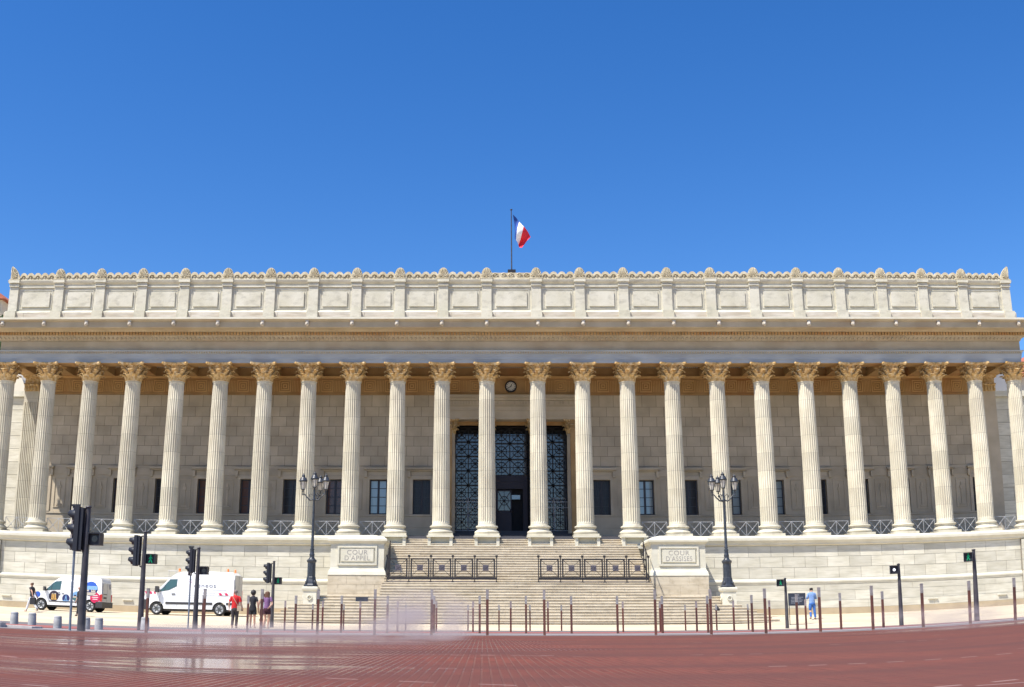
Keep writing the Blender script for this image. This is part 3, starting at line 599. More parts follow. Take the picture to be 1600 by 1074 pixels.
# --- inner wall of the portico
CW, CY = 34.85, 75.2
zrow = [10.80 + 0.7 * k for k in range(8)] ; zrow[-1] = 15.85
c = MB()
for s in (-1, 1):
    x0, x1 = (4.72, CW) if s > 0 else (-CW, -4.72)
    masonry(c, x0, x1, [(zrow[k], zrow[k + 1]) for k in range(7)], CY, 0.6, 1.0032, gap=0.022, ph=0.2, rec=0.02)
    c.box(x0, x1, CY + 0.62, CY + 1.4, 5.6, 15.85)
part(c, 'inner_wall', ['cella', 'cellajoint'])
c = MB()
for s in (-1, 1):
    def bx(a, b, y0, y1, z0, z1):
        if s < 0: a, b = -b, -a
        c.box(a, b, y0, y1, z0, z1)
    bx(4.72, CW, CY - 0.02, CY + 0.6, ZS, 6.55); bx(4.72, CW, CY, CY + 0.6, 6.56, 7.32); bx(4.72, CW, CY - 0.05, CY + 0.6, 7.33, 7.45)
    ed = 4.72
    for k in range(1, 11):
        xc = BAYC[k]; hw = 0.61; door = k == 10
        bx(ed, xc - hw, CY, CY + 0.6, 7.46, 10.79); ed = xc + hw
        bx(xc - hw, xc + hw, CY, CY + 0.6, 9.86, 10.79)
        for q in (-1, 1): bx(xc + q * (hw + 0.11) - 0.11, xc + q * (hw + 0.11) + 0.11, CY - 0.07, CY + 0.1, 7.46, 9.86)
        bx(xc - hw - 0.22, xc + hw + 0.22, CY - 0.075, CY + 0.1, 9.865, 10.12)
        bx(xc - hw - 0.10, xc + hw + 0.10, CY - 0.05, CY + 0.1, 10.13, 10.42)
        bx(xc - hw - 0.30, xc + hw + 0.30, CY - 0.16, CY + 0.1, 10.43, 10.52); bx(xc - hw - 0.40, xc + hw + 0.40, CY - 0.30, CY + 0.1, 10.53, 10.66)
        for q in (-1, 1): bx(xc + q * 0.88 - 0.09, xc + q * 0.88 + 0.09, CY - 0.20, CY + 0.05, 10.0, 10.42)
        if k < 10:   # panel in the pier beyond this window, with its rounded tympanum
            pcx = xc + 1.5048; A = 0.36
            for (u0, u1, z0, z1) in ((-A - 0.06, -A, 7.75, 9.85), (A, A + 0.06, 7.75, 9.85), (-A, A, 9.79, 9.85), (-A, A, 7.75, 7.81)): bx(pcx + u0, pcx + u1, CY - 0.05, CY + 0.02, z0, z1)
            bx(pcx - 0.06, pcx + 0.06, CY - 0.05, CY + 0.02, 8.0, 9.1); bx(pcx - 0.13, pcx + 0.13, CY - 0.06, CY + 0.02, 9.1, 9.3); bx(pcx - 0.04, pcx + 0.08, CY - 0.07, CY + 0.02, 9.3, 9.55)
            bx(pcx - 0.2, pcx + 0.2, CY - 0.05, CY + 0.02, 7.9, 8.0)
            arc = [(0.62 * math.cos(t) * s + pcx * s, 10.1 + 0.5 * math.sin(t)) for t in [math.pi * q / 10 for q in range(11)]]
            c.prism(arc, CY - 0.045, CY + 0.02)
    bx(ed, CW, CY, CY + 0.6, 7.46, 10.79)
part(c, 'window_zone', 'cella')
# gold frieze with square key pattern
k_ = MB(); k_.box(-CW, CW, CY - 0.04, CY + 1.4, 15.88, 17.05)
k_.box(-CW, CW, CY - 0.12, CY + 0.2, 15.86, 15.93)
part(k_, 'key_pattern_frieze', 'ochre'); k_ = MB()
def keyring(xc, zc, h):
    for q in range(3):
        r_ = h * (1 - 0.34 * q); t = 0.06; y0 = CY - 0.12
        k_.box(xc - r_, xc + r_, y0, CY, zc + r_ - t, zc + r_); k_.box(xc - r_, xc + r_, y0, CY, zc - r_, zc - r_ + t); k_.box(xc - r_, xc - r_ + t, y0, CY, zc - r_ + t, zc + r_ - t); k_.box(xc + r_ - t, xc + r_, y0, CY, zc - r_ + t, zc + r_ - t)
x = -34.1
while x < 34.2:
    if abs(x) > 1.0: keyring(x, 16.48, 0.42)
    for q in range(-2, 3):
        if abs(x + 0.755 + q * 0.11) > 0.7: k_.box(x + 0.755 + q * 0.11 - 0.02, x + 0.755 + q * 0.11 + 0.02, CY - 0.08, CY, 16.08, 16.88)
    x += 1.5048
k_.box(-CW, CW, CY - 0.10, CY + 0.2, 17.052, 17.062); k_.box(-CW, CW, CY - 0.22, CY + 0.2, 17.065, 17.19)
part(k_, 'key_relief', 'ochre2')
# portico ceiling: beams from column to wall, coffers between
b = MB()
for x in COLX:
    b.box(x - 0.42, x + 0.42, 71.95, CY - 0.05, 17.20, 17.72); b.box(x - 0.50, x + 0.50, 72.0, CY - 0.05, 17.725, 17.86)
b.box(-35.3, 35.3, 71.9, 77.0, 18.25, 18.6); b.box(-35.0, 35.0, CY - 0.02, CY + 1.0, 17.195, 18.24)
for x0, x1 in zip(COLX, COLX[1:]):
    xa, xb = x0 + 0.50, x1 - 0.50
    for t, z in ((0.0, 17.87), (0.30, 18.05)):
        y0, y1 = 72.15 + t, 75.1 - t
        b.box(xa + t, xb - t, y0, y0 + 0.28, z, z + 0.16); b.box(xa + t, xb - t, y1 - 0.28, y1, z, z + 0.16); b.box(xa + t, xa + t + 0.28, y0 + 0.28, y1 - 0.28, z, z + 0.16); b.box(xb - t - 0.28, xb - t, y0 + 0.28, y1 - 0.28, z, z + 0.16)
    q = xa + 0.1
    while q < xb - 0.1: b.box(q, q + 0.07, 74.86, 74.98, 17.74, 17.86); q += 0.14
part(b, 'portico_ceiling', 'ochre')
# end pilasters and side walls
def anta(s, fl_):
    m = MB(); x0, x1 = (33.85, 34.95) if s > 0 else (-34.95, -33.85); 
    m.box(x0, x1, CY - 0.35, CY + 1.5, ZS, 16.0)
    if fl_:
        for q in range(8):
            xx = x0 + 0.07 + q * 0.135; m.box(xx, xx + 0.07, CY - 0.41, CY - 0.35, ZS + 0.6, 15.2)
        for q in range(9):
            yy = CY - 0.25 + q * 0.2; m.box(x0 - 0.05 if s < 0 else x1, x0 if s < 0 else x1 + 0.05, yy, yy + 0.1, ZS + 0.6, 15.2)
    m.box(x0 - 0.08, x1 + 0.08, CY - 0.47, CY + 1.5, ZS, ZS + 0.35)
    return part(m, 'end_pilaster', 'column' if fl_ else 'cella')
for s, f_ in ((-1, True), (1, False)):
    o = anta(s, f_); m = MB(); x0, x1 = (33.75, 35.05) if s > 0 else (-35.05, -33.75); m.box(x0 + 0.1, x1 - 0.1, CY - 0.40, CY + 1.4, 16.0, 17.0); m.box(x0 - 0.05, x1 + 0.05, CY - 0.52, CY + 1.4, 17.0, 17.19)
    for q in range(5): m.merge(leaf_mb(-math.pi / 2, 0.0, 0.5, 0.3, 0.1, 0.5), Matrix.Translation((x0 + 0.2 + q * 0.23, CY - 0.15, 16.02)))
    m.obj('pilaster_capital', 'gold', o)
for s in (-1, 1):
    x0, x1 = (33.2, 34.8) if s > 0 else (-34.8, -33.2)
    part(MB().box(x0, x1, CY + 1.5, YB, 0.5, 17.2), 'side_wall', 'cella')

# windows
def window(x, door=False):
    z0, z1 = (7.46, 9.86); fr = MB(); y = CY + 0.28; hw = 0.61
    fr.box(x - hw, x - hw + 0.09, y - 0.04, y + 0.05, z0, z1); fr.box(x + hw - 0.09, x + hw, y - 0.04, y + 0.05, z0, z1); fr.box(x - hw + 0.09, x + hw - 0.09, y - 0.04, y + 0.05, z1 - 0.09, z1); fr.box(x - hw + 0.09, x + hw - 0.09, y - 0.04, y + 0.05, z0, z0 + 0.09)
    fr.box(x - 0.07, x + 0.07, y - 0.05, y + 0.04, z0 + 0.09, z1 - 0.09)
    for q in (1, 2, 3): z = z0 + (z1 - z0) * q / 4; fr.box(x - hw + 0.09, x - 0.07, y - 0.02, y + 0.03, z - 0.022, z + 0.022); fr.box(x + 0.07, x + hw - 0.09, y - 0.02, y + 0.03, z - 0.022, z + 0.022)
    return fr, y
kinds = {-1: ['', 'glass_dark', 'glass_pale', 'glass_brown', 'glass_dark', 'glass_brown', 'glass_brown', 'glass_dark', 'glass_brown', 'glass_dark', 'glass_dark'],
         1: ['', 'bars', 'glass_pale', 'glass_dark', 'glass_pale', 'glass_pale', 'glass_dark', 'glass_brown', 'glass_brown', 'glass_brown', 'glass_dark']}
for s in (-1, 1):
    for k in range(1, 11):
        x = s * BAYC[k]; fr, y = window(x); kd = kinds[s][k]; o = part(fr, 'window', 'winframe')
        if k == 1:
            br = MB()
            for q in range(9): br.box(x - 0.52 + q * 0.13 - 0.012, x - 0.52 + q * 0.13 + 0.012, y - 0.09, y - 0.065, 7.5, 9.8)
            br.obj('bars', 'winframe', o)
        p = MB(); p.box(x - 0.53, x + 0.53, y + 0.005, y + 0.02, 7.54, 9.78); p.obj('pane', 'glass_dark' if kd == 'bars' else kd, o)

# --- central entrance bay
c = MB(); X2 = 4.72
for (y0, z0, z1, e_) in ((CY - 0.05, 14.11, 14.33, 0), (CY - 0.09, 14.335, 14.72, 0.03), (CY - 0.14, 14.725, 14.80, 0.05), (CY - 0.10, 14.805, 15.02, 0.03), (CY - 0.16, 15.025, 15.10, 0.1), (CY - 0.22, 15.105, 15.42, 0.15), (CY - 0.34, 15.43, 15.56, 0.25), (CY - 0.46, 15.57, 15.80, 0.35)):
    c.box(-X2 - e_, X2 + e_, y0, CY + 0.9, z0, z1)
q = -4.6
while q < 4.6: c.box(q, q + 0.12, CY - 0.26, CY - 0.2, 15.14, 15.38); q += 0.2
part(c, 'entrance_lintel', 'cella')
c = MB(); c.box(-X2, X2, CY + 0.9, CY + 2.6, 14.25, 15.8); c.box(-X2, X2, CY + 0.92, CY + 1.1, 13.86, 14.245)
for x in (-4.45, 4.45): c.box(x - 0.30, x + 0.30, CY - 0.02, CY + 2.6, ZS + 0.3, 14.11)
part(c, 'entrance_recess', 'ochre')
cs = MB().merge(shaft_mb(), Matrix.Diagonal((0.66, 0.66, 0.72, 1))).mesh('inner_shaft', 'cella')
for x in (-4.28, -1.66, 1.66, 4.28):
    o = link(cs, 'inner_column', court); o.location = (x, CY + 0.45 - BL.y, 6.22 - BL.z)
    c2 = link(ca, 'capital', o, (0, 0, 6.93)); c2.scale = (0.68, 0.68, 0.80)
def grille(x0, x1, z0, z1, y, cell=0.96, d=0.05, phx=None):
    g = MB(); t = 0.035
    nx = max(1, round((x1 - x0) / cell)); nz = max(1, round((z1 - z0) / cell)); cw, ch = (x1 - x0) / nx, (z1 - z0) / nz
    def bar(ax, az, bx_, bz, w_=t): g.tube([(ax, y, az), (bx_, y, bz)], w_, 4, smooth=False)
    for i in range(nx + 1): bar(x0 + i * cw, z0, x0 + i * cw, z1, 0.05)
    for j in range(nz + 1): bar(x0, z0 + j * ch, x1, z0 + j * ch, 0.05)
    for i in range(nx):
        for j in range(nz):
            cx_, cz = x0 + (i + .5) * cw, z0 + (j + .5) * ch; r = 0.30 * cw
            bar(cx_ - cw / 2, cz, cx_ + cw / 2, cz, 0.02); bar(cx_, cz - ch / 2, cx_, cz + ch / 2, 0.02)
            pts = [(cx_ + r * math.cos(rad(22.5 + 45 * q)) * 1.08, y, cz + r * math.sin(rad(22.5 + 45 * q)) * 1.08) for q in range(9)]; g.tube(pts, 0.026, 4, smooth=False)
            for sx_ in (-1, 1):
                for sz in (-1, 1): bar(cx_ + sx_ * cw / 2, cz + sz * ch / 2, cx_ + sx_ * r * 0.25, cz + sz * r * 0.25, 0.030)
            g.lathe([(0, -0.12), (0.10, 0), (0, 0.12)], (cx_, y - 0.02, cz), 8)
            for sx_ in (0, 1): g.lathe([(0, -0.14), (0.12, 0), (0, 0.14)], (x0 + (i + sx_) * cw, y - 0.02, z0 + j * ch), 8)
    return g
GY = 77.15
for x0, x1 in ((-3.98, -2.06), (-1.22, 1.12), (2.06, 3.98)):
    mid = x0 > -2 and x0 < 0
    o = part(grille(x0, x1, 10.42 if mid else 6.6, 13.86, GY, cell=0.97 if not mid else 1.14), 'door_grille', 'black')
    p = MB(); p.box(x0 - 0.02, x1 + 0.02, GY + 0.12, GY + 0.15, 6.6 if not mid else 10.42, 13.4); p.obj('grille_glass', 'glass_sky', o)
# back wall of the recess and the door
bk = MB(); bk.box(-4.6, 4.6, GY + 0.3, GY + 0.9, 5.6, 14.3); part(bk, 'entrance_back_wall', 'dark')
bk = MB(); bk.box(-1.25, -0.98, GY - 0.1, GY + 0.2, 6.42, 10.40); bk.box(0.86, 1.18, GY - 0.1, GY + 0.2, 6.42, 10.40); bk.box(-0.98, 0.86, GY - 0.1, GY + 0.2, 9.45, 10.40)
bk.box(-1.1, 1.0, GY - 0.13, GY - 0.1, 9.95, 10.05)
do = part(bk, 'entrance_door', 'bronze')
lf = grille(-0.95, 0.02, 7.9, 9.35, GY, cell=0.97); lf.box(-0.97, 0.04, GY - 0.02, GY + 0.05, 6.44, 7.9); lf.obj('door_leaf', 'bronze', do)
MB().box(-0.95, 0.02, GY + 0.12, GY + 0.14, 7.9, 9.35).obj('leaf_glass', 'glass_sky', do)
tr = MB(); tr.box(0.06, 0.66, GY - 0.02, GY + 0.02, 8.72, 9.02); tr.obj('pale_notice', 'glass_pale', do)  # pale blue notice in the doorway
for x0, x1 in ((-4.05, -2.0), (2.0, 4.05)):
    g = MB(); x = x0 + 0.06
    while x < x1: g.tube([(x, GY - 0.45, 6.45), (x, GY - 0.45, 8.55)], 0.016, 4); x += 0.15
    for z in (6.5, 8.1, 8.5): g.box(x0, x1, GY - 0.47, GY - 0.43, z - 0.02, z + 0.02)
    x = x0 + 0.2
    while x < x1 - 0.1: g.tube([(x + 0.13 * math.cos(q * 0.7), GY - 0.45, 8.66 + 0.13 * math.sin(q * 0.7)) for q in range(10)], 0.016, 4); x += 0.3
    g.tube([((x0 + x1) / 2, GY - 0.46, 6.45), ((x0 + x1) / 2, GY - 0.46, 8.8)], 0.035, 6)
    part(g, 'inner_gate', 'greyiron')

# --- wings beyond the porch ends
for s in (-1, 1):
    wg = MB(); x0, x1 = (34.9, 60) if s > 0 else (-60, -34.9)
    masonry(wg, x0, x1, [(0.6 + 1.0 * k, 1.6 + 1.0 * k) for k in range(16)], 80.0, 0.6, 2.4, gap=0.03); wg.box(x0, x1, 80.6, 99, 0.5, 16.6)
    wo = thing('side_wing', 'plain stone wing wall set back beyond the %s end of the colonnade' % ('left' if s < 0 else 'right'), 'building', (x0 if s > 0 else x1, 80, 0.6))
    o = wg.obj('wall', ['podium', 'joint'], wo); o.location = -Vector(wo.location)
    cn = MB(); cn.box(x0, x1, 79.75, 99, 16.61, 17.05); o = cn.obj('cornice', 'white_stone', wo); o.location = -Vector(wo.location)
    if s > 0:
        ub = MB(); ub.prism([(35.0, 17.06), (41.0, 17.06), (41.0, 20.6)] + [(38.0 + 3.0 * math.cos(math.pi * q / 10), 20.6 + 1.5 * math.sin(math.pi * q / 10)) for q in range(1, 10)] + [(35.0, 20.6)], 83, 92)
        o = ub.obj('rounded_roof', 'slate', wo); o.location = -Vector(wo.location)
# clock over the entrance
ck = thing('wall_clock', 'round black-rimmed white clock above the courthouse entrance', 'clock', (0.0, CY - 0.12, 16.44))
r_ = MB(); 
def ring_y(m, r0, r1, y0, y1, n=32, mi=0):
    a = [(r * math.cos(2 * math.pi * k / n), y, r * math.sin(2 * math.pi * k / n)) for (r, y) in ((r0, y1), (r0, y0), (r1, y0), (r1, y1)) for k in range(n)]
    f = []
    for q in range(4):
        for k in range(n): f.append((q * n + k, q * n + (k + 1) % n, ((q + 1) % 4) * n + (k + 1) % n, ((q + 1) % 4) * n + k))
    m.add(a, f, mi, True)
ring_y(r_, 0.34, 0.42, -0.14, 0.08); r_.obj('rim', 'black', ck)
f_ = MB(); f_.prism([(0.345 * math.cos(2 * math.pi * k / 32), 0.345 * math.sin(2 * math.pi * k / 32)) for k in range(32)], -0.03, 0.06, 0)
M['clockface'] = mat('clock face enamel', (0.62, 0.62, 0.58), 0.5)
f_.obj('face', 'clockface', ck)
tk = MB()
for k in range(12):
    a = k * math.pi / 6; T = Matrix.Translation((0.28 * math.sin(a), -0.045, 0.28 * math.cos(a))) @ Matrix.Rotation(a, 4, 'Y'); tk.merge(MB().box(-0.016, 0.016, -0.008, 0.008, -0.038, 0.038), T)
tk.obj('hour_marks', 'black', ck)
for nm, a, l_, w_, y in (('hour_hand', rad(20), 0.17, 0.026, -0.06), ('minute_hand', rad(240), 0.25, 0.018, -0.075)):
    h = MB().merge(MB().box(-w_, w_, -0.006, 0.006, -0.05, l_), Matrix.Rotation(a, 4, 'Y')); o = h.obj(nm, 'black', ck); o.location = (0, y, 0)

# ================================================================== flag
fp = thing('flagpole', 'tall thin grey flagpole on a dark base at the middle of the roof edge', 'flagpole', (0.06, 73.0, 23.3))
MB().tube([(0, 0, 0.6), (0, 0, 3.4), (0, 0, 5.62)], [0.05, 0.045, 0.035], 8).obj('pole', 'poledark', fp)
MB().lathe([(0, 0), (0.08, 0.04), (0.09, 0.08), (0.0, 0.14)], (0, 0, 5.62), 10).obj('finial', 'black', fp)
MB().box(-0.28, 0.28, -0.2, 0.2, 0.25, 1.12).box(-0.25, 0.25, -0.15, 0.15, -0.02, 0.24).obj('base', 'black', fp)
def flag():
    A, B, Cc, D = Vector((0.18, 0, 28.62)), Vector((0.30, 0, 27.02)), Vector((1.42, 0, 27.0)), Vector((0.80, 0, 26.02)); nu, nv = 30, 18; vs = []
    for v in range(nv + 1):
        for u in range(nu + 1):
            a, b = u / nu, v / nv; top = A.lerp(Cc, a); bot = B.lerp(D, a); p = top.lerp(bot, b)
            p.z += 0.10 * math.sin(a * 3.1) * (1 - b); p.x += 0.05 * math.sin(a * 9 + b * 3) - 0.10 * b * math.sin(a * math.pi)
            p.y = 0.20 * math.sin(a * 8 + b * 2.2) * (0.3 + a) + 0.10 * math.sin(b * 7 + a * 3)
            vs.append(tuple(p))
    m = MB(); f = []; mi = []
    n0 = len(vs); vb = [(x, y + 0.012, z) for x, y, z in vs]
    for v in range(nv):
        for u in range(nu):
            q = v * (nu + 1) + u; k = 0 if u < nu * 0.36 else (1 if u < nu * 0.62 else 2); f.append((q, q + 1, q + nu + 2, q + nu + 1)); mi.append(k); f.append((q + n0, q + nu + 1 + n0, q + nu + 2 + n0, q + 1 + n0)); mi.append(k)
    m.v = vs + vb; m.f = f; m.m = mi; m.sm = [True] * len(f)
    o = m.obj('flag', ['f_blue', 'f_white', 'f_red'], None, (0, 73.0, 0)); tag(o, 'blue white and red flag drooping from the flagpole', 'flag'); return o
flag()
# ================================================================== railings between the columns
def xrail_parts(w_):
    f = MB(); h = 1.0; hw = w_ / 2
    for x in (-hw, 0, hw): f.tube([(x, 0, 0), (x, 0, h)], 0.017, 4, smooth=False)
    f.tube([(-hw, 0, h), (hw, 0, h)], 0.020, 4, smooth=False); f.tube([(-hw, 0, 0.06), (hw, 0, 0.06)], 0.017, 4, smooth=False)
    f.tube([(0, 0.02, 0.0), (0.05, -0.12, 0.02), (0, 0.02, 0.35)], 0.014, 4)
    c = MB()
    for a, b in ((-hw, 0), (0, hw)):
        c.tube([(a, 0, 0.06), (b, 0, h)], 0.019, 4, smooth=False); c.tube([(a, 0.02, h), (b, 0.02, 0.06)], 0.019, 4, smooth=False)
        c.lathe([(0, -0.05), (0.05, 0), (0, 0.05)], ((a + b) / 2, 0, 0.53), 6)
    return f, c
a_, b_ = xrail_parts(1.62); fm = a_.mesh('frame', 'greyiron'); cm = b_.mesh('crossbars', 'greyiron')
M['greyiron'].node_tree.nodes['Principled BSDF'].inputs['Base Color'].default_value = (0.42, 0.42, 0.42, 1)
for i in list(range(0, 9)) + list(range(14, 23)):
    x = (COLX[i] + COLX[i + 1]) / 2
    t = thing('iron_railing', 'low grey iron railing with crossed bars between the %s and %s columns from the left' % (ordinal(i), ordinal(i + 1)), 'railing', (x, YC + 0.15, ZS), 0, 'crossed-bar railings between the columns')
    link(fm, 'frame', t); link(cm, 'crossbars', t)

# ================================================================== black barriers on the landing
def barrier(x0, x1, side):
    t = thing('iron_barrier', 'black iron barrier of five square panels on the %s half of the steps' % side, 'barrier', ((x0 + x1) / 2, 65.0, 2.53), 0, 'black barriers across the steps')
    n = 5; pw = (x1 - x0) / n; xs = [x0 + pw * i - (x0 + x1) / 2 for i in range(n + 1)]; H_ = 1.55
    for x in xs:
        m = MB(); m.box(x - 0.028, x + 0.028, -0.03, 0.03, 0.0, H_ - 0.10); m.box(x - 0.07, x + 0.07, -0.07, 0.07, H_ - 0.10, H_ + 0.03); m.box(x - 0.09, x + 0.09, -0.2, 0.2, 0.0, 0.03); m.obj('post', 'black', t)
    m = MB(); m.box(xs[0], xs[-1], -0.04, 0.04, 0.17, 0.30); m.obj('bottom_rail', 'black', t)
    m = MB(); m.box(xs[0], xs[-1], -0.03, 0.03, 0.035, 0.075); m.obj('base_rail', 'lattice', t)
    for i in range(n):
        a, b = xs[i] + 0.09, xs[i + 1] - 0.09; z0, z1 = 0.305, H_ - 0.16; xc, zc = (a + b) / 2, (z0 + z1) / 2; m = MB(); y = 0
        for (u0, u1, v0, v1) in ((a, b, z1 - 0.075, z1), (a, b, z0, z0 + 0.035), (a, a + 0.075, z0 + 0.035, z1 - 0.075), (b - 0.075, b, z0 + 0.035, z1 - 0.075)): m.box(u0, u1, -0.025, 0.025, v0, v1)
        q = 0.17
        for (u, v) in ((a + 0.045, z1 - 0.05), (b - 0.045, z1 - 0.05), (a + 0.045, z0 + 0.035), (b - 0.045, z0 + 0.035)):
            su = -1 if u < xc else 1; sv = -1 if v < zc else 1; m.tube([(u, 0, v), (xc + su * q, 0, zc + sv * q)], 0.018, 4)
        for r_ in (0.24, 0.44):
            hw_, hh = (b - a) / 2 * (0.42 + r_), (z1 - z0) / 2 * (0.42 + r_)
            m.tube([(xc - hw_, 0, zc - hh), (xc + hw_, 0, zc - hh), (xc + hw_, 0, zc + hh), (xc - hw_, 0, zc + hh), (xc - hw_, 0, zc - hh)], 0.011, 4)
        p = m.obj('panel', 'black', t)
        cpl = MB(); cpl.box(xc - q, xc + q, -0.012, 0.012, zc - q, zc + q)
        for s in (-1, 1): cpl.tube([(xc - q, -0.02, zc - s * q), (xc + q, -0.02, zc + s * q)], 0.012, 4)
        cpl.tube([(xc - q, -0.02, zc), (xc + q, -0.02, zc)], 0.008, 4); cpl.tube([(xc, -0.02, zc - q), (xc, -0.02, zc + q)], 0.008, 4)
        cpl.obj('centre_plate', 'lattice', p)
    # short return fence running back up the steps at the outer end
    s = -1 if side == 'left' else 1; xo = xs[0] if s < 0 else xs[-1]; m = MB()
    for y in (0.9, 1.8): m.box(xo - 0.03, xo + 0.03, y - 0.03, y + 0.03, 0.0, H_ + y * 0.55)
    m.tube([(xo, 0.05, H_ - 0.08), (xo, 1.8, H_ + 0.9)], 0.03, 4); m.tube([(xo, 0.05, 0.3), (xo, 1.8, 1.25)], 0.03, 4); m.obj('return_rail', 'black', t)
barrier(-7.62, -1.17, 'left'); barrier(1.29, 7.76, 'right')
tag(MB().box(-9.15, -8.45, 62.50, 62.56, 1.37, 1.62).box(-9.05, -8.95, 62.56, 62.70, 1.37, 1.42).box(-8.65, -8.55, 62.56, 62.70, 1.37, 1.42).obj('floor_plate', 'signboard'), 'small dark plate standing on the lower steps below the left pedestal', 'plate')

# ================================================================== street lamps
def lamp(x, y, side, back):
    t = thing('street_lamp', 'dark cast iron street lamp with four lanterns on a stone block %s of the steps' % side, 'street lamp', (x, y, 0.55), 0, 'four-lantern street lamps beside the steps')
    b = MB()
    b.box(-0.85, 0.85, -0.85, 0.85, -0.45, -0.10); b.box(-0.64, 0.64, -0.64, 0.64, -0.10, 0.18)
    prof = [(0.56, 0.18), (0.54, 0.28), (0.44, 0.42), (0.40, 0.50), (0.385, 0.56), (0.37, 1.36), (0.43, 1.42), (0.45, 1.50), (0.45, 1.58), (0.38, 1.62)]
    b.rings([[(-r, -r, z), (r, -r, z), (r, r, z), (-r, r, z)] for r, z in prof], smooth=False)
    pd = b.obj('stone_pedestal', 'white_stone', t)
    for (dx, dy, rz) in ((0, -0.385, 0), (-0.385, 0, math.pi / 2)):
        m = MB(); ring_y(m, 0.085, 0.155, -0.05, 0.03, 20); m.lathe([(0, -0.04), (0.05, 0), (0, 0.04)], (0, -0.02, 0), 8)
        o = m.obj('rosette', 'white_stone', pd); o.location = (dx, dy, 1.02); o.rotation_euler = (0, 0, -rz)
    c = MB(); c.rings([[(r * math.cos(math.pi / 8 + k * math.pi / 4), r * math.sin(math.pi / 8 + k * math.pi / 4), z) for k in range(8)] for r, z in [(0.42, 1.62), (0.42, 1.70), (0.36, 1.78), (0.33, 1.90), (0.27, 2.06), (0.265, 2.14), (0.24, 2.18), (0.235, 2.95), (0.28, 3.02), (0.29, 3.10), (0.22, 3.16)]], smooth=False)
    for k in range(4):
        a = k * math.pi / 2 + math.pi / 4; c.lathe([(0, -0.12), (0.07, -0.05), (0.06, 0.06), (0, 0.12)], (0.33 * math.cos(a), 0.33 * math.sin(a), 1.86), 8)
    c.obj('iron_base', 'lampiron', t)
    p = MB(); p.lathe([(0.21, 3.14), (0.15, 3.24), (0.13, 3.30), (0.15, 3.38), (0.15, 3.44), (0.12, 3.5), (0.11, 3.66), (0.13, 3.72), (0.08, 3.78), (0.10, 3.84), (0.10, 3.88), (0.082, 3.92), (0.078, 4.8), (0.068, 6.2), (0.064, 6.45), (0.09, 6.50), (0.09, 6.58), (0.06, 6.64), (0.075, 6.74), (0.055, 6.85), (0.05, 7.1)], n=16); p.obj('pole', 'lampiron', t)
    def lantern(px, py, z):
        l = MB(); l.lathe([(0.03, -0.16), (0.05, -0.10), (0.03, -0.05), (0.11, -0.01), (0.125, 0.02)], (px, py, z), 8)
        for k in range(6):
            a = k * math.pi / 3; l.tube([(px + 0.115 * math.cos(a), py + 0.115 * math.sin(a), z + 0.01), (px + 0.20 * math.cos(a), py + 0.20 * math.sin(a), z + 0.46)], 0.012, 4)
        l.lathe([(0.20, 0.44), (0.25, 0.47), (0.25, 0.52), (0.21, 0.56), (0.17, 0.66), (0.10, 0.73), (0.10, 0.77), (0.13, 0.78), (0.08, 0.83), (0.03, 0.86), (0.035, 0.91), (0.0, 0.95)], (px, py, z), 12)
        o = l.obj('lantern', 'lampiron', t); g = MB(); g.lathe([(0.10, 0.02), (0.187, 0.45)], (px, py, z), 6); g.obj('lantern_glass', 'lampglass', o)
    for a in (rad(182), rad(-4), rad(back)):
        d = Vector((math.cos(a), math.sin(a), 0)); m = MB()
        pts = [d * 0.05 + Vector((0, 0, 6.55)), d * 0.22 + Vector((0, 0, 6.50)), d * 0.42 + Vector((0, 0, 6.68)), d * 0.56 + Vector((0, 0, 6.86)), d * 0.66 + Vector((0, 0, 6.86)), d * 0.66 + Vector((0, 0, 7.0))]
        m.tube(pts, [0.045, 0.045, 0.038, 0.032, 0.03, 0.028], 8)
        m.tube([d * 0.10 + Vector((0, 0, 6.80)), d * 0.20 + Vector((0, 0, 6.90)), d * 0.28 + Vector((0, 0, 6.80)), d * 0.24 + Vector((0, 0, 6.68))], 0.022, 6)
        m.lathe([(0, -0.06), (0.05, 0), (0, 0.06)], tuple(d * 0.66 + Vector((0, 0, 6.84))), 8); m.obj('arm', 'lampiron', t)
        lantern(d.x * 0.66, d.y * 0.66, 7.12)
    lantern(0, 0, 7.25)
lamp(-11.72, 62.6, 'left', 68); lamp(11.86, 62.6, 'right', 104)

# ================================================================== traffic signals
def head3(m_t, x, z0, h, dark='signalblack'):
    """three-light head seen from the side; the lights look left"""
    k = h / 0.95
    hd = MB(); hd.box(x - 0.05 * k, x + 0.05 * k, -0.15 * k, 0.15 * k, z0, z0 + h); hd.box(x + 0.052 * k, x + 0.13 * k, -0.12 * k, 0.12 * k, z0 + 0.03, z0 + h - 0.03)
    o = hd.obj('signal_head', dark, m_t)
    for q in range(3):
        zc = z0 + h * (0.17 + 0.32 * q); v = MB(); n = 12; R0, R1 = 0.125 * k, 0.11 * k
        ro = []; 
        for (xx, r, sc_) in ((x - 0.052 * k, R0, 1.0), (x - 0.22 * k, R1, 1.0), (x - 0.22 * k, R1 * 0.9, 1.0), (x - 0.052 * k, R0 * 0.9, 1.0)):
            ro.append([(xx + (0.08 * k if (xx < x - 0.2 * k and math.sin(a) < -0.2) else 0), r * math.cos(a), zc + r * math.sin(a)) for a in [2 * math.pi * j / n for j in range(n)]])
        v.rings(ro, smooth=True, cap=False); vo = v.obj('visor', dark, o)
        l = MB(); l.rings([[(xx, r * math.cos(2 * math.pi * j / 12), zc + r * math.sin(2 * math.pi * j / 12)) for j in range(12)] for xx, r in ((x - 0.051 * k, 0.09 * k), (x - 0.060 * k, 0.085 * k))]); l.obj('lens', 'lens_off', o)
    return o
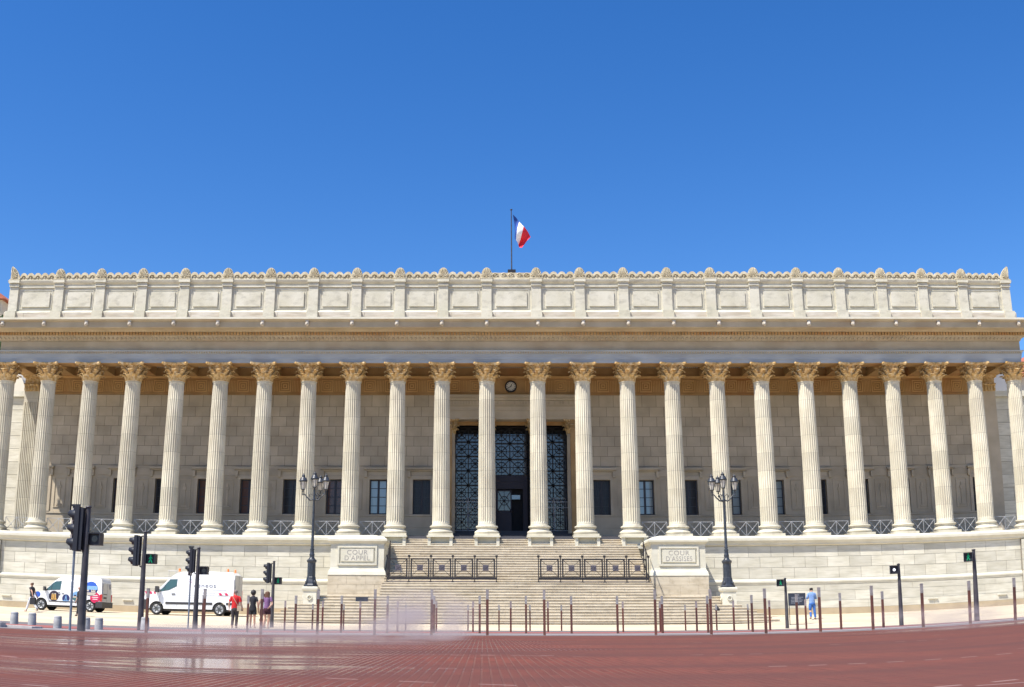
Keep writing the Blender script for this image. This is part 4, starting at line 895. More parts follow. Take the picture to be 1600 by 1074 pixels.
def manfig(m, x, y, z, s):
    m.lathe([(0, -0.028 * s), (0.028 * s, 0), (0, 0.028 * s)], (x, y, z + 0.10 * s), 8)
    for pts in (((0, 0.07), (-0.004, -0.005)), ((0, 0), (-0.045, -0.11)), ((0, 0), (0.045, -0.11)), ((0, 0.06), (-0.05, 0.0)), ((0, 0.06), (0.05, 0.01))):
        m.tube([(x + a * s, y, z + b * s) for a, b in pts], 0.016 * s, 5)
def pedbox(t, x, z, s, lit, rz=0.0):
    b = MB(); b.box(-s, s, -0.10, 0.10, -s * 0.95, s * 0.95)
    for (u0, u1, v0, v1) in ((-s, s, s * 0.78, s * 0.95), (-s, -s * 0.85, -s * 0.95, s * 0.78), (s * 0.85, s, -s * 0.95, s * 0.78)): b.box(u0, u1, -0.20, -0.101, v0, v1)
    o = b.obj('pedestrian_signal', 'signalblack', t); o.location = (x, -0.02, z); o.rotation_euler = (0, 0, rz)
    m = MB()
    if lit == 'green': manfig(m, 0, -0.115, 0, s / 0.16 * 1.05); m.obj('green_figure', 'green_lit', o)
    elif lit == 'dim': manfig(m, 0.05 * s, -0.115, 0, s / 0.16 * 0.9); m.obj('green_figure', 'green_lit', o)
    elif lit == 'white': m.prism([(0.055 * math.cos(k * math.pi / 6), 0.055 * math.sin(k * math.pi / 6)) for k in range(12)], -0.125, -0.101); m.obj('glare_disc', 'white_glare', o)
    else: m.prism([(0.5 * s * math.cos(k * math.pi / 6), 0.5 * s * math.sin(k * math.pi / 6)) for k in range(12)], -0.112, -0.101); m.obj('lens', 'lens_off', o)
def signal(x, y, label, h=3.15, hz=None, hh=0.95, px=0.24, pz=2.3, lit=None, grey=False, rr=0.062, hx=-0.28, rz=0.0, group='traffic signals at the crossing'):
    z = zg(x, y) - 0.02; t = thing('traffic_signal', label, 'traffic light', (x, y, z), 0, group)
    m = MB(); m.tube([(0, 0, 0), (0, 0, 1.2), (0, 0, h)], [rr * 1.35, rr * 1.15, rr * 0.75], 10); m.lathe([(0, 0), (rr * 0.95, 0.0), (rr * 0.95, 0.04), (0, 0.06)], (0, 0, h), 10); m.obj('pole', 'poledark', t)
    if hz is not None:
        head3(t, hx, hz, hh); k = hh / 0.95
        b = MB(); b.tube([(0, 0, hz + hh - 0.02), (hx + 0.15, 0, hz + hh - 0.02)], 0.022, 6); b.tube([(0, 0, hz - 0.02), (hx + 0.15, 0, hz - 0.02)], 0.022, 6); b.tube([(hx + 0.15, 0, hz + hh - 0.02), (hx + 0.15, 0, hz - 0.02)], 0.018, 6); b.obj('bracket', 'poledark', t)
    pedbox(t, px, pz, 0.165, lit, rz); m = MB(); m.tube([(0, 0, pz + 0.1), (px * 0.6, 0, pz + 0.1)], 0.02, 6); m.obj('signal_arm', 'poledark', t)
    return t
def grey_pole(x, y, h, label, board=True):
    z = zg(x, y) - 0.02; t = thing('grey_pole', label, 'pole', (x, y, z), 0, 'thin grey poles in front of signals')
    m = MB(); m.tube([(0, 0, 0), (0, 0, h)], 0.033, 10); m.obj('tube', 'polegrey', t)
    if board:
        b = MB(); b.box(-0.10, 0.07, -0.10, -0.06, h - 1.08, h + 0.04); b.box(-0.12, 0.10, -0.11, -0.05, h + 0.045, h + 0.10); b.obj('back_board', 'signalblack', t)
        b = MB(); b.box(-0.09, -0.05, -0.125, -0.101, h - 1.05, h); b.box(0.02, 0.05, -0.125, -0.101, h - 1.05, h); b.obj('edge_strip', 'galv', t)
signal(-12.03, 27.4, 'tall black traffic signal nearest the kerb in front of the smaller van', 3.12, 2.02, 1.12, 0.26, 2.33, 'off', rr=0.08, hx=-0.24)
grey_pole(-12.52, 27.9, 3.16, 'thin grey pole with a tall narrow board beside the nearest traffic signal')
signal(-12.86, 35, 'traffic signal with a bright green walking figure, between the two vans', 3.12, 2.05, 0.98, 0.26, 2.28, 'green', rr=0.075, hx=-0.27)
signal(-13.42, 44, 'traffic signal with an unlit pedestrian box in front of the taller van', 3.20, 2.22, 0.97, 0.28, 2.32, 'off', rr=0.08, hx=-0.27)
grey_pole(-13.86, 44.6, 3.22, 'thin grey pole standing in front of the driver door of the taller van', True)
signal(-11.86, 52, 'small traffic signal behind the woman with long hair', 3.05, 2.06, 0.95, 0.24, 2.18, 'dim', rr=0.07, hx=-0.26)
signal(11.85, 50.5, 'low pole with a pedestrian light just right of the steps', 2.25, None, 0, -0.20, 2.08, 'dim', rr=0.062, rz=-0.5)
signal(14.05, 42, 'pole with white glare on its pedestrian signal, right of the man in blue', 2.36, None, 0, -0.20, 2.17, 'white', rr=0.066, rz=-0.3)
signal(15.41, 38, 'pole with a bright green pedestrian light at the far right', 2.53, None, 0, -0.22, 2.30, 'green', rr=0.075, rz=-0.5)

# ================================================================== rusty steel posts in four rows
POSTX = {'front': [-10.1, -8.69, -7.29, -5.93, -4.56, -3.2, -1.87, -0.51, 2.14, 3.47, 4.79, 6.13, 7.45, 8.75, 10.02, 11.29], 'second': [-10.21, -8.87, -7.46, -6.11, -4.76, -3.4, -2.07, -0.72, 0.6, 1.94, 3.25, 4.58, 5.89, 7.23, 8.55, 9.86], 'third': [-9.09, -7.73, -6.38, -5.03, -3.64, -2.33, -0.98, 0.35, 3.03, 4.36, 5.67, 7.01, 8.32, 9.65], 'back': [-9.27, -7.93, -5.27, -2.61, -1.29, 0.03, 1.37, 6.66, 8.0, 9.37]}
ps = MB(); ps.box(-0.030, 0.030, -0.030, 0.030, 0.0, 0.84); pt = MB(); pt.box(-0.0315, 0.0315, -0.0315, 0.0315, 0.842, 1.07).box(-0.033, 0.033, -0.033, 0.033, 1.05, 1.075)
psm = ps.mesh('post', 'rust'); ptm = pt.mesh('top_sleeve', 'galv')
for row, yy in (('front', 26.62), ('second', 32.5), ('third', 39.9), ('back', 47.6)):
    xs = POSTX[row]
    for k, x in enumerate(xs):
        lb = 'rust-brown steel post with grey top, %s from the left in the %s row' % (ordinal(k), row)
        if k == len(xs) - 1: lb = 'rust-brown steel post with grey top at the right end of the %s row' % row
        t = thing('steel_post', lb, 'post', (x, yy, zg(x, yy)), R.uniform(-0.08, 0.08), 'rust-brown steel posts in rows before the steps')
        link(psm, 'shaft', t); link(ptm, 'top_sleeve', t)

# ================================================================== grey concrete bollards
bm_ = MB(); bm_.lathe([(0.135, 0.0), (0.128, 0.30), (0.122, 0.315), (0.128, 0.33), (0.118, 0.375), (0.10, 0.39), (0.0, 0.395)], n=20); bmm = bm_.mesh('bollard', 'concrete')
for k, x in enumerate((-16.71, -16.10, -15.24, -14.30, -13.88, -12.40)):
    y = 34.0; z = (-0.055, -0.055, -0.115, -0.125, -0.125, -0.06)[k]
    lb = ('grey concrete bollard at the far left below the person in a black top', 'second grey concrete bollard from the left', 'grey concrete bollard third from the left, in front of the smaller van', 'grey concrete bollard just right of the nearest signal pole', 'grey concrete bollard fifth from the left, below the rear wheel of the smaller van', 'grey concrete bollard beside the leftmost steel post')[k]
    o = link(bmm, 'bollard', None, (x, y, z), 0, lb, 'bollard', 'grey concrete bollards along the pavement edge')

# ================================================================== information board
t = thing('information_board', 'dark information board with small white text on thin legs before the podium', 'information board', (14.2, 57.0, zg(14.2, 57)))
b = MB(); b.box(-0.45, 0.45, -0.03, 0.03, 0.98, 1.62); bo = b.obj('panel', 'signboard', t)
M['smalltext'] = mat('pale printed lines', (0.30, 0.32, 0.36), 0.6)
m = MB()
for k, (a, wd) in enumerate(((-0.10, 0.22), (-0.10, 0.22), (-0.30, 0.64), (-0.30, 0.52), (-0.32, 0.62), (-0.32, 0.58), (-0.32, 0.44))):
    x = a; z = 1.55 - 0.072 * k
    while x < a + wd: q = R.uniform(0.03, 0.08); m.box(x, min(x + q, a + wd), -0.034, -0.0305, z - 0.014, z + 0.01); x += q + 0.015
m.obj('print', 'smalltext', bo)
b = MB()
for x in (-0.42, 0.42): b.box(x - 0.015, x + 0.015, -0.015, 0.015, 0.0, 0.975)
b.box(-0.40, 0.40, -0.012, 0.012, 0.02, 0.045); b.obj('legs', 'signalblack', t)
m = MB(); m.lathe([(0.0, 0.0), (0.12, 0.02), (0.15, 0.14), (0.10, 0.26), (0.03, 0.30), (0, 0.31)], n=12); m.tube([(-0.08, 0, 0.24), (0, 0, 0.36), (0.08, 0, 0.24)], 0.012, 5)
tag(m.obj('bag', 'c_black', None, (11.05, 61.9, 0.80)), 'small black bag resting beside the right lamp pedestal', 'bag')
# ================================================================== vans (nose to the left)
def van(name_label, x, y, L, W, Hh, prof, fw, rw, wr, side_glass, builder, group='white vans parked before the podium'):
    z0 = zg(x + L / 2, y + W / 2)
    t = thing('delivery_van', name_label, 'van', (x, y, z0), 0, group)
    sill = 0.30
    def arch(cx_, r): return [(cx_ + r * math.cos(a), max(sill, wr + r * math.sin(a))) for a in [math.pi * q / 12 for q in range(0, 13)]]
    # outline: nose -> roof -> tail -> underside with arches
    ra = wr + 0.075
    low = [(L - 0.05, sill)] + arch(rw, ra) + arch(fw, ra) + [(0.10, sill)]
    poly = prof + low
    def half(zv): return W / 2 * (1.0 if zv < 1.05 else 1.0 - 0.13 * ((zv - 1.05) / (Hh - 1.05)) ** 1.4)
    def nosein(xv): return 0.16 * max(0, 1 - xv / 0.5) ** 1.5 + 0.02 * max(0, 1 - (L - xv) / 0.15)
    m = MB(); m.prism(poly, 0.0, W); body = m.obj('body', 'vanwhite', t)
    me = body.data; bm = bmesh.new(); bm.from_mesh(me)
    for zc in (0.75, 0.95, 1.05, 1.2, 1.35, 1.5, 1.65, 1.8, 1.95, 2.1, 2.25, 2.4):
        if zc < Hh - 0.03: bmesh.ops.bisect_plane(bm, geom=list(bm.verts) + list(bm.edges) + list(bm.faces), plane_co=(0, 0, zc), plane_no=(0, 0, 1))
    for xc in (0.12, 0.25, 0.4, 0.6, 1.2, 2.5, 3.5): bmesh.ops.bisect_plane(bm, geom=list(bm.verts) + list(bm.edges) + list(bm.faces), plane_co=(xc, 0, 0), plane_no=(1, 0, 0))
    for yc in (W * 0.2, W * 0.5, W * 0.8): bmesh.ops.bisect_plane(bm, geom=list(bm.verts) + list(bm.edges) + list(bm.faces), plane_co=(0, yc, 0), plane_no=(0, 1, 0))
    for v_ in bm.verts:
        f_ = (v_.co.y - W / 2) / (W / 2); v_.co.y = W / 2 + f_ * (half(v_.co.z) - nosein(v_.co.x))
    bmesh.ops.triangulate(bm, faces=[f for f in bm.faces if len(f.verts) > 4]); bmesh.ops.recalc_face_normals(bm, faces=bm.faces); bm.to_mesh(me); bm.free()
    bv = body.modifiers.new('soft', 'BEVEL'); bv.width = 0.045; bv.segments = 3; bv.limit_method = 'ANGLE'; bv.angle_limit = rad(35)
    for p in me.polygons: p.use_smooth = True
    def ys(zv): return W / 2 - half(zv)      # near side surface
    # wheels
    for cx_ in (fw, rw):
        for yy in (0.02, W - 0.24):
            w_ = MB(); ns = 28
            w_.rings([[(cx_ + r * math.cos(2 * math.pi * k / ns), yv, wr + r * math.sin(2 * math.pi * k / ns)) for k in range(ns)] for yv, r in ((yy + 0.22, wr * 0.6), (yy + 0.22, wr * 0.96), (yy + 0.18, wr), (yy + 0.04, wr), (yy, wr * 0.95), (yy + 0.005, wr * 0.66), (yy + 0.03, wr * 0.62))])
            wo = w_.obj('wheel', 'tyre', t)
            r_ = MB(); yr = yy if yy < 1 else yy + 0.22; sg = 1 if yy < 1 else -1
            r_.rings([[(cx_ + r * math.cos(2 * math.pi * k / ns), yr + sg * o, wr + r * math.sin(2 * math.pi * k / ns)) for k in range(ns)] for o, r in ((0.012, wr * 0.66), (0.0, wr * 0.64), (0.006, wr * 0.58), (0.045, wr * 0.55))])
            for k in range(6):
                th = k * math.pi / 3 + 0.3; r_.merge(MB().box(-0.028, 0.028, 0, 0.02, 0.02, wr * 0.60), Matrix.Translation((cx_, yr + sg * 0.012 - (0.02 if sg < 0 else 0), wr)) @ Matrix.Rotation(th, 4, 'Y'))
            r_.lathe([(0, -0.02), (0.05, -0.01), (0.05, 0.02), (0, 0.02)], (0, 0, 0), 10) if False else None
            r_.obj('rim', 'rim', wo)
    ub = MB(); ub.box(0.4, L - 0.35, 0.25, W - 0.25, 0.22, 0.62); ub.obj('underbody', 'vanblack', t)
    builder(t, body, ys, L, W, Hh)
    return t
def plate_side(mb, pts, ys, out=0.006, th=0.02):
    """thin panel lying on the near side, following its lean"""
    n = len(pts); v = [(x, ys(z) - out, z) for x, z in pts] + [(x, ys(z) + th, z) for x, z in pts]
    mb.add(v, [tuple(range(n)), tuple(range(n, 2 * n))[::-1]] + [(i, (i + 1) % n, (i + 1) % n + n, i + n) for i in range(n)]); return mb
def disc_pts(cx_, cz, r, n=24): return [(cx_ + r * math.cos(2 * math.pi * k / n), cz + r * math.sin(2 * math.pi * k / n)) for k in range(n)]
def rect_pts(x0, x1, z0, z1): return [(x0, z0), (x1, z0), (x1, z1), (x0, z1)]
def line(mb, pts, ys, w_=0.008):
    mb.tube([(x, ys(z) - 0.001, z) for x, z in pts], w_, 4)

def dress_small(t, body, ys, L, W, H):
    g = plate_side(MB(), [(1.05, 1.18), (1.30, 1.42), (1.62, 1.72), (2.02, 1.76), (1.98, 1.24)], ys); go = g.obj('side_window', 'vanglass', t)
    s = MB(); line(s, [(1.42, 1.20), (1.42, 1.55)], ys, 0.022); line(s, [(1.05, 1.18), (1.62, 1.72), (2.02, 1.76), (1.98, 1.24), (1.05, 1.18)], ys, 0.012); s.obj('window_trim', 'vanblack', go)
    ws = MB(); y0, y1 = 0.22, W - 0.22
    ws.add([(1.00, y0, 1.155), (1.00, y1, 1.155), (1.66, y1 - 0.08, 1.785), (1.66, y0 + 0.08, 1.785), (1.03, y0, 1.13), (1.03, y1, 1.13), (1.69, y1 - 0.08, 1.76), (1.69, y0 + 0.08, 1.76)], [(0, 1, 2, 3), (4, 7, 6, 5), (0, 4, 5, 1), (1, 5, 6, 2), (2, 6, 7, 3), (3, 7, 4, 0)]); ws.obj('windscreen', 'vanglass', t)
    m = MB(); m.box(0.98, 1.10, -0.22, -0.02, 1.15, 1.40); m.obj('mirror', 'vanblack', t)
    gp = MB(); line(gp, [(1.30, 0.62), (1.28, 1.18)], ys); line(gp, [(2.06, 0.45), (2.06, 1.78)], ys); line(gp, [(3.05, 0.50), (3.05, 1.78)], ys, 0.005); line(gp, [(2.06, 1.0), (3.1, 1.0), (4.5, 1.0)], ys, 0.004); gp.obj('door_gaps', 'gap', body)
    h = MB(); h.box(2.10, 2.22, -0.03, 0.01, 1.0, 1.035).box(1.84, 1.98, -0.03, 0.01, 1.04, 1.075); h.obj('door_handle', 'vanblack', t)
    sm = plate_side(MB(), rect_pts(1.28, 3.42, 0.52, 0.575), ys, 0.02); sm.obj('side_strip', 'vanblack', t)
    fb = MB(); fb.box(-0.03, 0.42, 0.02, W - 0.02, 0.30, 0.62); fb.obj('front_bumper', 'vanblack', t)
    rb = MB(); rb.box(L - 0.34, L + 0.07, -0.012, W + 0.012, 0.26, 0.60); rb.obj('rear_bumper', 'vanblack', t)
    hl = MB(); hl.box(0.06, 0.34, 0.10, 0.34, 0.70, 0.90); hl.obj('headlight', 'lampglass', t)
    for yy in (0.005, W - 0.145): tl = MB(); tl.box(L - 0.10, L + 0.02, yy, yy + 0.14, 0.62, 1.05); tl.obj('tail_light', 'red', t)
    b = MB(); b.box(L + 0.0, L + 0.015, 0.24, W - 0.24, 0.64, 1.70); b.obj('rear_doors', 'doorshade', t)
    b = MB(); b.box(L + 0.016, L + 0.022, W / 2 - 0.008, W / 2 + 0.008, 0.62, 1.72); b.box(L + 0.016, L + 0.03, 0.35, 0.85, 0.78, 0.90); b.box(L + 0.016, L + 0.03, 0.30, 0.90, 1.02, 1.07); b.obj('plate_and_handle', 'vanblack', t)
    b = MB(); ring_y(b, 0.10, 0.16, -0.02, 0.02, 20); o = b.obj('round_emblem', 'print_grey', t); o.location = (L + 0.02, 1.42, 1.52); o.rotation_euler = (0, 0, math.pi / 2)
    fc = MB(); fc.box(0.16, 0.20, -0.11, 0.0, 0.9, 1.0)
    # round picture decals along the side: a night monument, a tower, a bridge, a harbour front and a crimson disc
    def decal(cx_, cz, r, m_, extra=None):
        d = plate_side(MB(), disc_pts(cx_, cz, r), ys, 0.006); o = d.obj('round_decal', m_, body)
        for (pts, mm) in (extra or []): e_ = plate_side(MB(), pts, ys, 0.010); e_.obj('decal_shape', mm, o)
    def clip(cx_, cz, r, zlo, zhi): return [(cx_ + math.copysign(math.sqrt(max(0, r * r - (z - cz) ** 2)), s) * 0.97, z) for s, zz in ((-1, 0), (1, 0)) for z in (([zlo + (zhi - zlo) * k / 6 for k in range(7)]) if s < 0 else ([zhi - (zhi - zlo) * k / 6 for k in range(7)]))]
    decal(1.17 - 0.60, 1.02 - 0.10, 0.17, 'd_blue')
    decal(1.60, 0.86, 0.31, 'd_night', [(rect_pts(1.46, 1.52, 0.70, 0.98), 'd_amber'), (rect_pts(1.56, 1.63, 0.66, 1.02), 'd_amber'), (rect_pts(1.67, 1.73, 0.70, 0.96), 'd_amber'), (rect_pts(1.44, 1.78, 0.64, 0.70), 'd_amber'), (rect_pts(1.48, 1.72, 0.96, 1.02), 'd_stone'), (rect_pts(1.80, 2.0, 0.90, 0.97), 'd_night')])
    decal(2.36, 0.74, 0.235, 'd_navy', [([(2.28, 0.62), (2.35, 0.94), (2.37, 0.94), (2.44, 0.62), (2.40, 0.62), (2.36, 0.80), (2.32, 0.62)], 'd_ltblue'), (clip(2.36, 0.74, 0.235, 0.53, 0.62), 'd_ltblue')])
    decal(3.02, 0.88, 0.29, 'd_ltblue', [(clip(3.02, 0.88, 0.29, 0.61, 0.80), 'd_teal'), (rect_pts(2.78, 3.26, 0.80, 0.88), 'd_stone'), (rect_pts(2.86, 3.0, 0.88, 0.96), 'd_night'), (rect_pts(3.06, 3.20, 0.86, 0.98), 'd_red2')])
    decal(3.86, 1.35, 0.43, 'd_navy', [(clip(3.86, 1.35, 0.43, 1.52, 1.76), 'd_blue'), (clip(3.86, 1.35, 0.43, 1.30, 1.52), 'd_ltblue'), (rect_pts(3.56, 3.76, 1.20, 1.50), 'd_stone'), (rect_pts(3.90, 4.16, 1.16, 1.48), 'd_stone'), (rect_pts(3.96, 4.00, 1.22, 1.42), 'd_night'), (rect_pts(4.06, 4.10, 1.22, 1.42), 'd_night'), (clip(3.86, 1.35, 0.43, 0.96, 1.14), 'd_stone')])
    decal(4.17, 0.84, 0.31, 'crimson', [(rect_pts(4.02, 4.32, 0.95, 0.985), 'vanwhite'), (rect_pts(3.98, 4.36, 0.84, 0.875), 'vanwhite'), (rect_pts(4.02, 4.32, 0.73, 0.765), 'vanwhite')])
    sl = MB()
    for x0, x1, z, hgt in ((2.35, 3.25, 1.44, 0.045), (2.35, 3.0, 1.22, 0.025)):
        x = x0
        while x < x1: w_ = R.uniform(0.03, 0.08); plate_side(sl, rect_pts(x, x + w_, z - hgt, z + hgt), ys, 0.006); x += w_ + 0.035
    sl.obj('side_print', 'print_pale', body)
for n_, c_ in (('d_blue', (0.03, 0.10, 0.45)), ('d_night', (0.03, 0.02, 0.035)), ('d_amber', (0.65, 0.38, 0.10)), ('d_stone', (0.50, 0.44, 0.36)), ('d_navy', (0.02, 0.03, 0.12)), ('d_ltblue', (0.20, 0.38, 0.62)), ('d_teal', (0.06, 0.14, 0.14)), ('d_red2', (0.35, 0.10, 0.07))): M[n_] = mat('decal ' + n_[2:], c_, 0.4)
M['print_pale'] = mat('pale grey print', (0.56, 0.56, 0.60), 0.5); M['doorshade'] = mat('shaded grey door panel', (0.42, 0.42, 0.41), 0.4)  # white rear doors, with their shade put into the grey
van('smaller white van with round picture decals on its side', -28.95, 64.2, 4.55, 1.9, 2.05,
    [(0.02, 0.45), (0.0, 0.62), (0.06, 0.84), (0.22, 0.98), (0.50, 1.06), (0.96, 1.14), (1.30, 1.46), (1.66, 1.80), (1.90, 1.94), (2.25, 2.02), (3.4, 2.05), (4.30, 2.03), (4.44, 1.97), (4.49, 1.80), (4.53, 1.2), (4.55, 0.6)], 0.80, 3.86, 0.33, None, dress_small)

def dress_big(t, body, ys, L, W, H):
    g = plate_side(MB(), [(0.98, 1.30), (1.20, 1.52), (1.58, 2.00), (2.00, 2.02), (1.98, 1.62), (1.55, 1.40)], ys); go = g.obj('side_window', 'vanglass', t)
    s = MB(); line(s, [(1.30, 1.36), (1.30, 1.66)], ys, 0.018); line(s, [(0.98, 1.30), (1.58, 2.00), (2.00, 2.02), (1.98, 1.62), (1.55, 1.40), (0.98, 1.30)], ys, 0.012); s.obj('window_trim', 'vanblack', go)
    ws = MB(); y0, y1 = 0.25, W - 0.25
    ws.add([(0.86, y0, 1.335), (0.86, y1, 1.335), (1.44, y1 - 0.08, 1.99), (1.44, y0 + 0.08, 1.99), (0.90, y0, 1.30), (0.90, y1, 1.30), (1.48, y1 - 0.08, 1.96), (1.48, y0 + 0.08, 1.96)], [(0, 1, 2, 3), (4, 7, 6, 5), (0, 4, 5, 1), (1, 5, 6, 2), (2, 6, 7, 3), (3, 7, 4, 0)]); ws.obj('windscreen', 'vanglass', t)
    m = MB(); m.box(0.80, 0.98, -0.26, -0.03, 1.26, 1.60); m.obj('mirror', 'vanblack', t)
    gp = MB(); line(gp, [(2.06, 0.48), (2.06, 2.10), (2.10, 2.40)], ys); line(gp, [(1.02, 0.75), (1.05, 1.24)], ys); line(gp, [(2.10, 2.02), (4.9, 2.02)], ys, 0.006); line(gp, [(2.1, 1.12), (3.9, 1.12), (4.95, 1.12)], ys, 0.006); line(gp, [(3.40, 1.44), (4.9, 1.44)], ys, 0.006); line(gp, [(3.42, 0.50), (3.42, 2.02)], ys, 0.006); line(gp, [(1.02, 0.80), (1.24, 0.50), (2.06, 0.50)], ys, 0.007); gp.obj('door_gaps', 'gap', body)
    dk = MB(); dk.box(1.72, 1.92, -0.035, 0.01, 1.15, 1.21); dk.obj('door_handle', 'vanblack', t)
    for a, b in ((1.38, 4.10), (4.90, L - 0.02)): plate_side(MB(), rect_pts(a, b, 0.60, 0.73), ys, 0.02).obj('side_strip', 'vanblack', t)
    fb = MB(); fb.box(-0.03, 0.38, 0.05, W - 0.05, 0.28, 0.85); fb.obj('front_bumper', 'vanblack', t)
    for yy in (0.005, W - 0.105): tl = MB(); tl.box(L - 0.05, L + 0.02, yy, yy + 0.10, 0.80, 1.45); tl.obj('tail_light', 'red', t)
    b = MB(); b.box(L + 0.0, L + 0.02, 0.12, W - 0.12, 0.45, 2.28); b.obj('rear_doors', 'doorshade', t)
    b = MB(); b.box(L + 0.021, L + 0.027, W / 2 - 0.008, W / 2 + 0.008, 0.45, 2.28); b.box(L + 0.021, L + 0.035, 0.3, 0.8, 0.75, 0.9); b.obj('plate_and_handle', 'vanblack', t)
    rb = MB(); rb.box(L - 0.12, L + 0.12, 0.02, W - 0.02, 0.30, 0.44); rb.obj('rear_bumper', 'vanblack', t)
    for (x_, y_) in ((2.02, 0.35), (4.85, 0.32), (5.02, W - 0.6)):
        bc = MB(); bc.lathe([(0.07, 0.0), (0.07, 0.03), (0.06, 0.03), (0.062, 0.12), (0.045, 0.17), (0, 0.18)], (x_, y_, H + 0.0), 12); bc.obj('beacon', 'orange', t)
    rk = MB(); rk.tube([(1.35, 0.35, 2.50), (1.85, 0.35, 2.50)], 0.018, 6); rk.tube([(1.40, 0.35, 2.10), (1.40, 0.35, 2.50)], 0.014, 5); rk.tube([(1.80, 0.35, 2.30), (1.80, 0.35, 2.50)], 0.014, 5); rk.obj('roof_rail', 'greyiron', t)
    def chev(x0, x1, z0, z1, n):
        wd = (x1 - x0) / n; base = plate_side(MB(), rect_pts(x0, x1, z0, z1), ys, 0.006); o = base.obj('chevron_strip', 'vanwhite', body); m = MB(); 
        for k in range(n):
            if k % 2 == 0: plate_side(m, [(x0 + k * wd, z1), (x0 + (k + 1) * wd, z1), (min(x1, x0 + (k + 1.5) * wd), z0), (x0 + (k + 0.5) * wd, z0)], ys, 0.010)
        m.obj('red_stripe', 'crimson', o)
    chev(0.14, 0.78, 1.16, 1.30, 5); chev(4.42, 5.10, 1.14, 1.27, 4)
    o = text_obj('ceneos', 0.36, 'side_lettering', 'print_grey', body, (3.62, ys(1.68) - 0.010, 1.68), sx=1.15); o.rotation_euler = (math.pi / 2 - 0.095, 0, 0)
    lg = MB(); line(lg, [(2.62, 1.92), (2.80, 1.92)], ys, 0.012); line(lg, [(2.72, 1.84), (2.90, 1.84)], ys, 0.012); line(lg, [(2.80, 1.98), (2.80, 1.78)], ys, 0.012); line(lg, [(2.62, 1.70), (2.86, 1.70)], ys, 0.010); line(lg, [(2.70, 1.60), (2.84, 1.60)], ys, 0.010); lg.obj('logo', 'print_pink', body)
    sl = MB()
    for x0, x1, z in ((2.6, 3.35, 1.26), (3.5, 4.2, 1.26), (2.3, 2.5, 0.86), (2.62, 3.2, 0.86), (2.55, 3.35, 0.98)):
        x = x0
        while x < x1: w_ = R.uniform(0.03, 0.07); plate_side(sl, rect_pts(x, x + w_, z - 0.03, z + 0.03), ys, 0.006); x += w_ + 0.03
    sl.obj('small_print', 'print_pale', body)
van('taller white van with red and white stripes and orange roof beacons', -21.45, 62.7, 5.35, 2.05, 2.47,
    [(0.03, 0.45), (0.0, 0.75), (0.05, 1.00), (0.20, 1.13), (0.50, 1.23), (0.82, 1.31), (1.15, 1.66), (1.46, 2.00), (1.72, 2.22), (1.98, 2.37), (2.3, 2.45), (3.5, 2.47), (5.08, 2.46), (5.22, 2.40), (5.28, 2.25), (5.32, 1.4), (5.35, 0.6), (5.34, 0.45)], 0.86, 4.52, 0.345, None, dress_big)

# ================================================================== people
def skinmesh(name, verts, edges, m, parent, sub=2, root=0, loc=None, rk=1.22):
    """verts: list of (x, y, z, rx, ry)"""
    me = bpy.data.meshes.new(name); me.from_pydata([v[:3] for v in verts], edges, []); o = bpy.data.objects.new(name, me); C.objects.link(o)
    sk = o.modifiers.new('s', 'SKIN'); sk.use_smooth_shade = True
    for i, v in enumerate(verts): d = me.skin_vertices[0].data[i]; d.radius = (v[3] * rk, (v[4] if len(v) > 4 else v[3]) * rk); d.use_root = (i == root)
    sb = o.modifiers.new('d', 'SUBSURF'); sb.levels = sub; sb.render_levels = sub
    dg = bpy.context.evaluated_depsgraph_get(); nm = bpy.data.meshes.new_from_object(o.evaluated_get(dg)); bpy.data.objects.remove(o); bpy.data.meshes.remove(me)
    nm.name = name; nm.materials.clear(); nm.materials.append(M[m])
    for p in nm.polygons: p.use_smooth = True
    q = bpy.data.objects.new(name, nm); C.objects.link(q); q.parent = parent
    return q
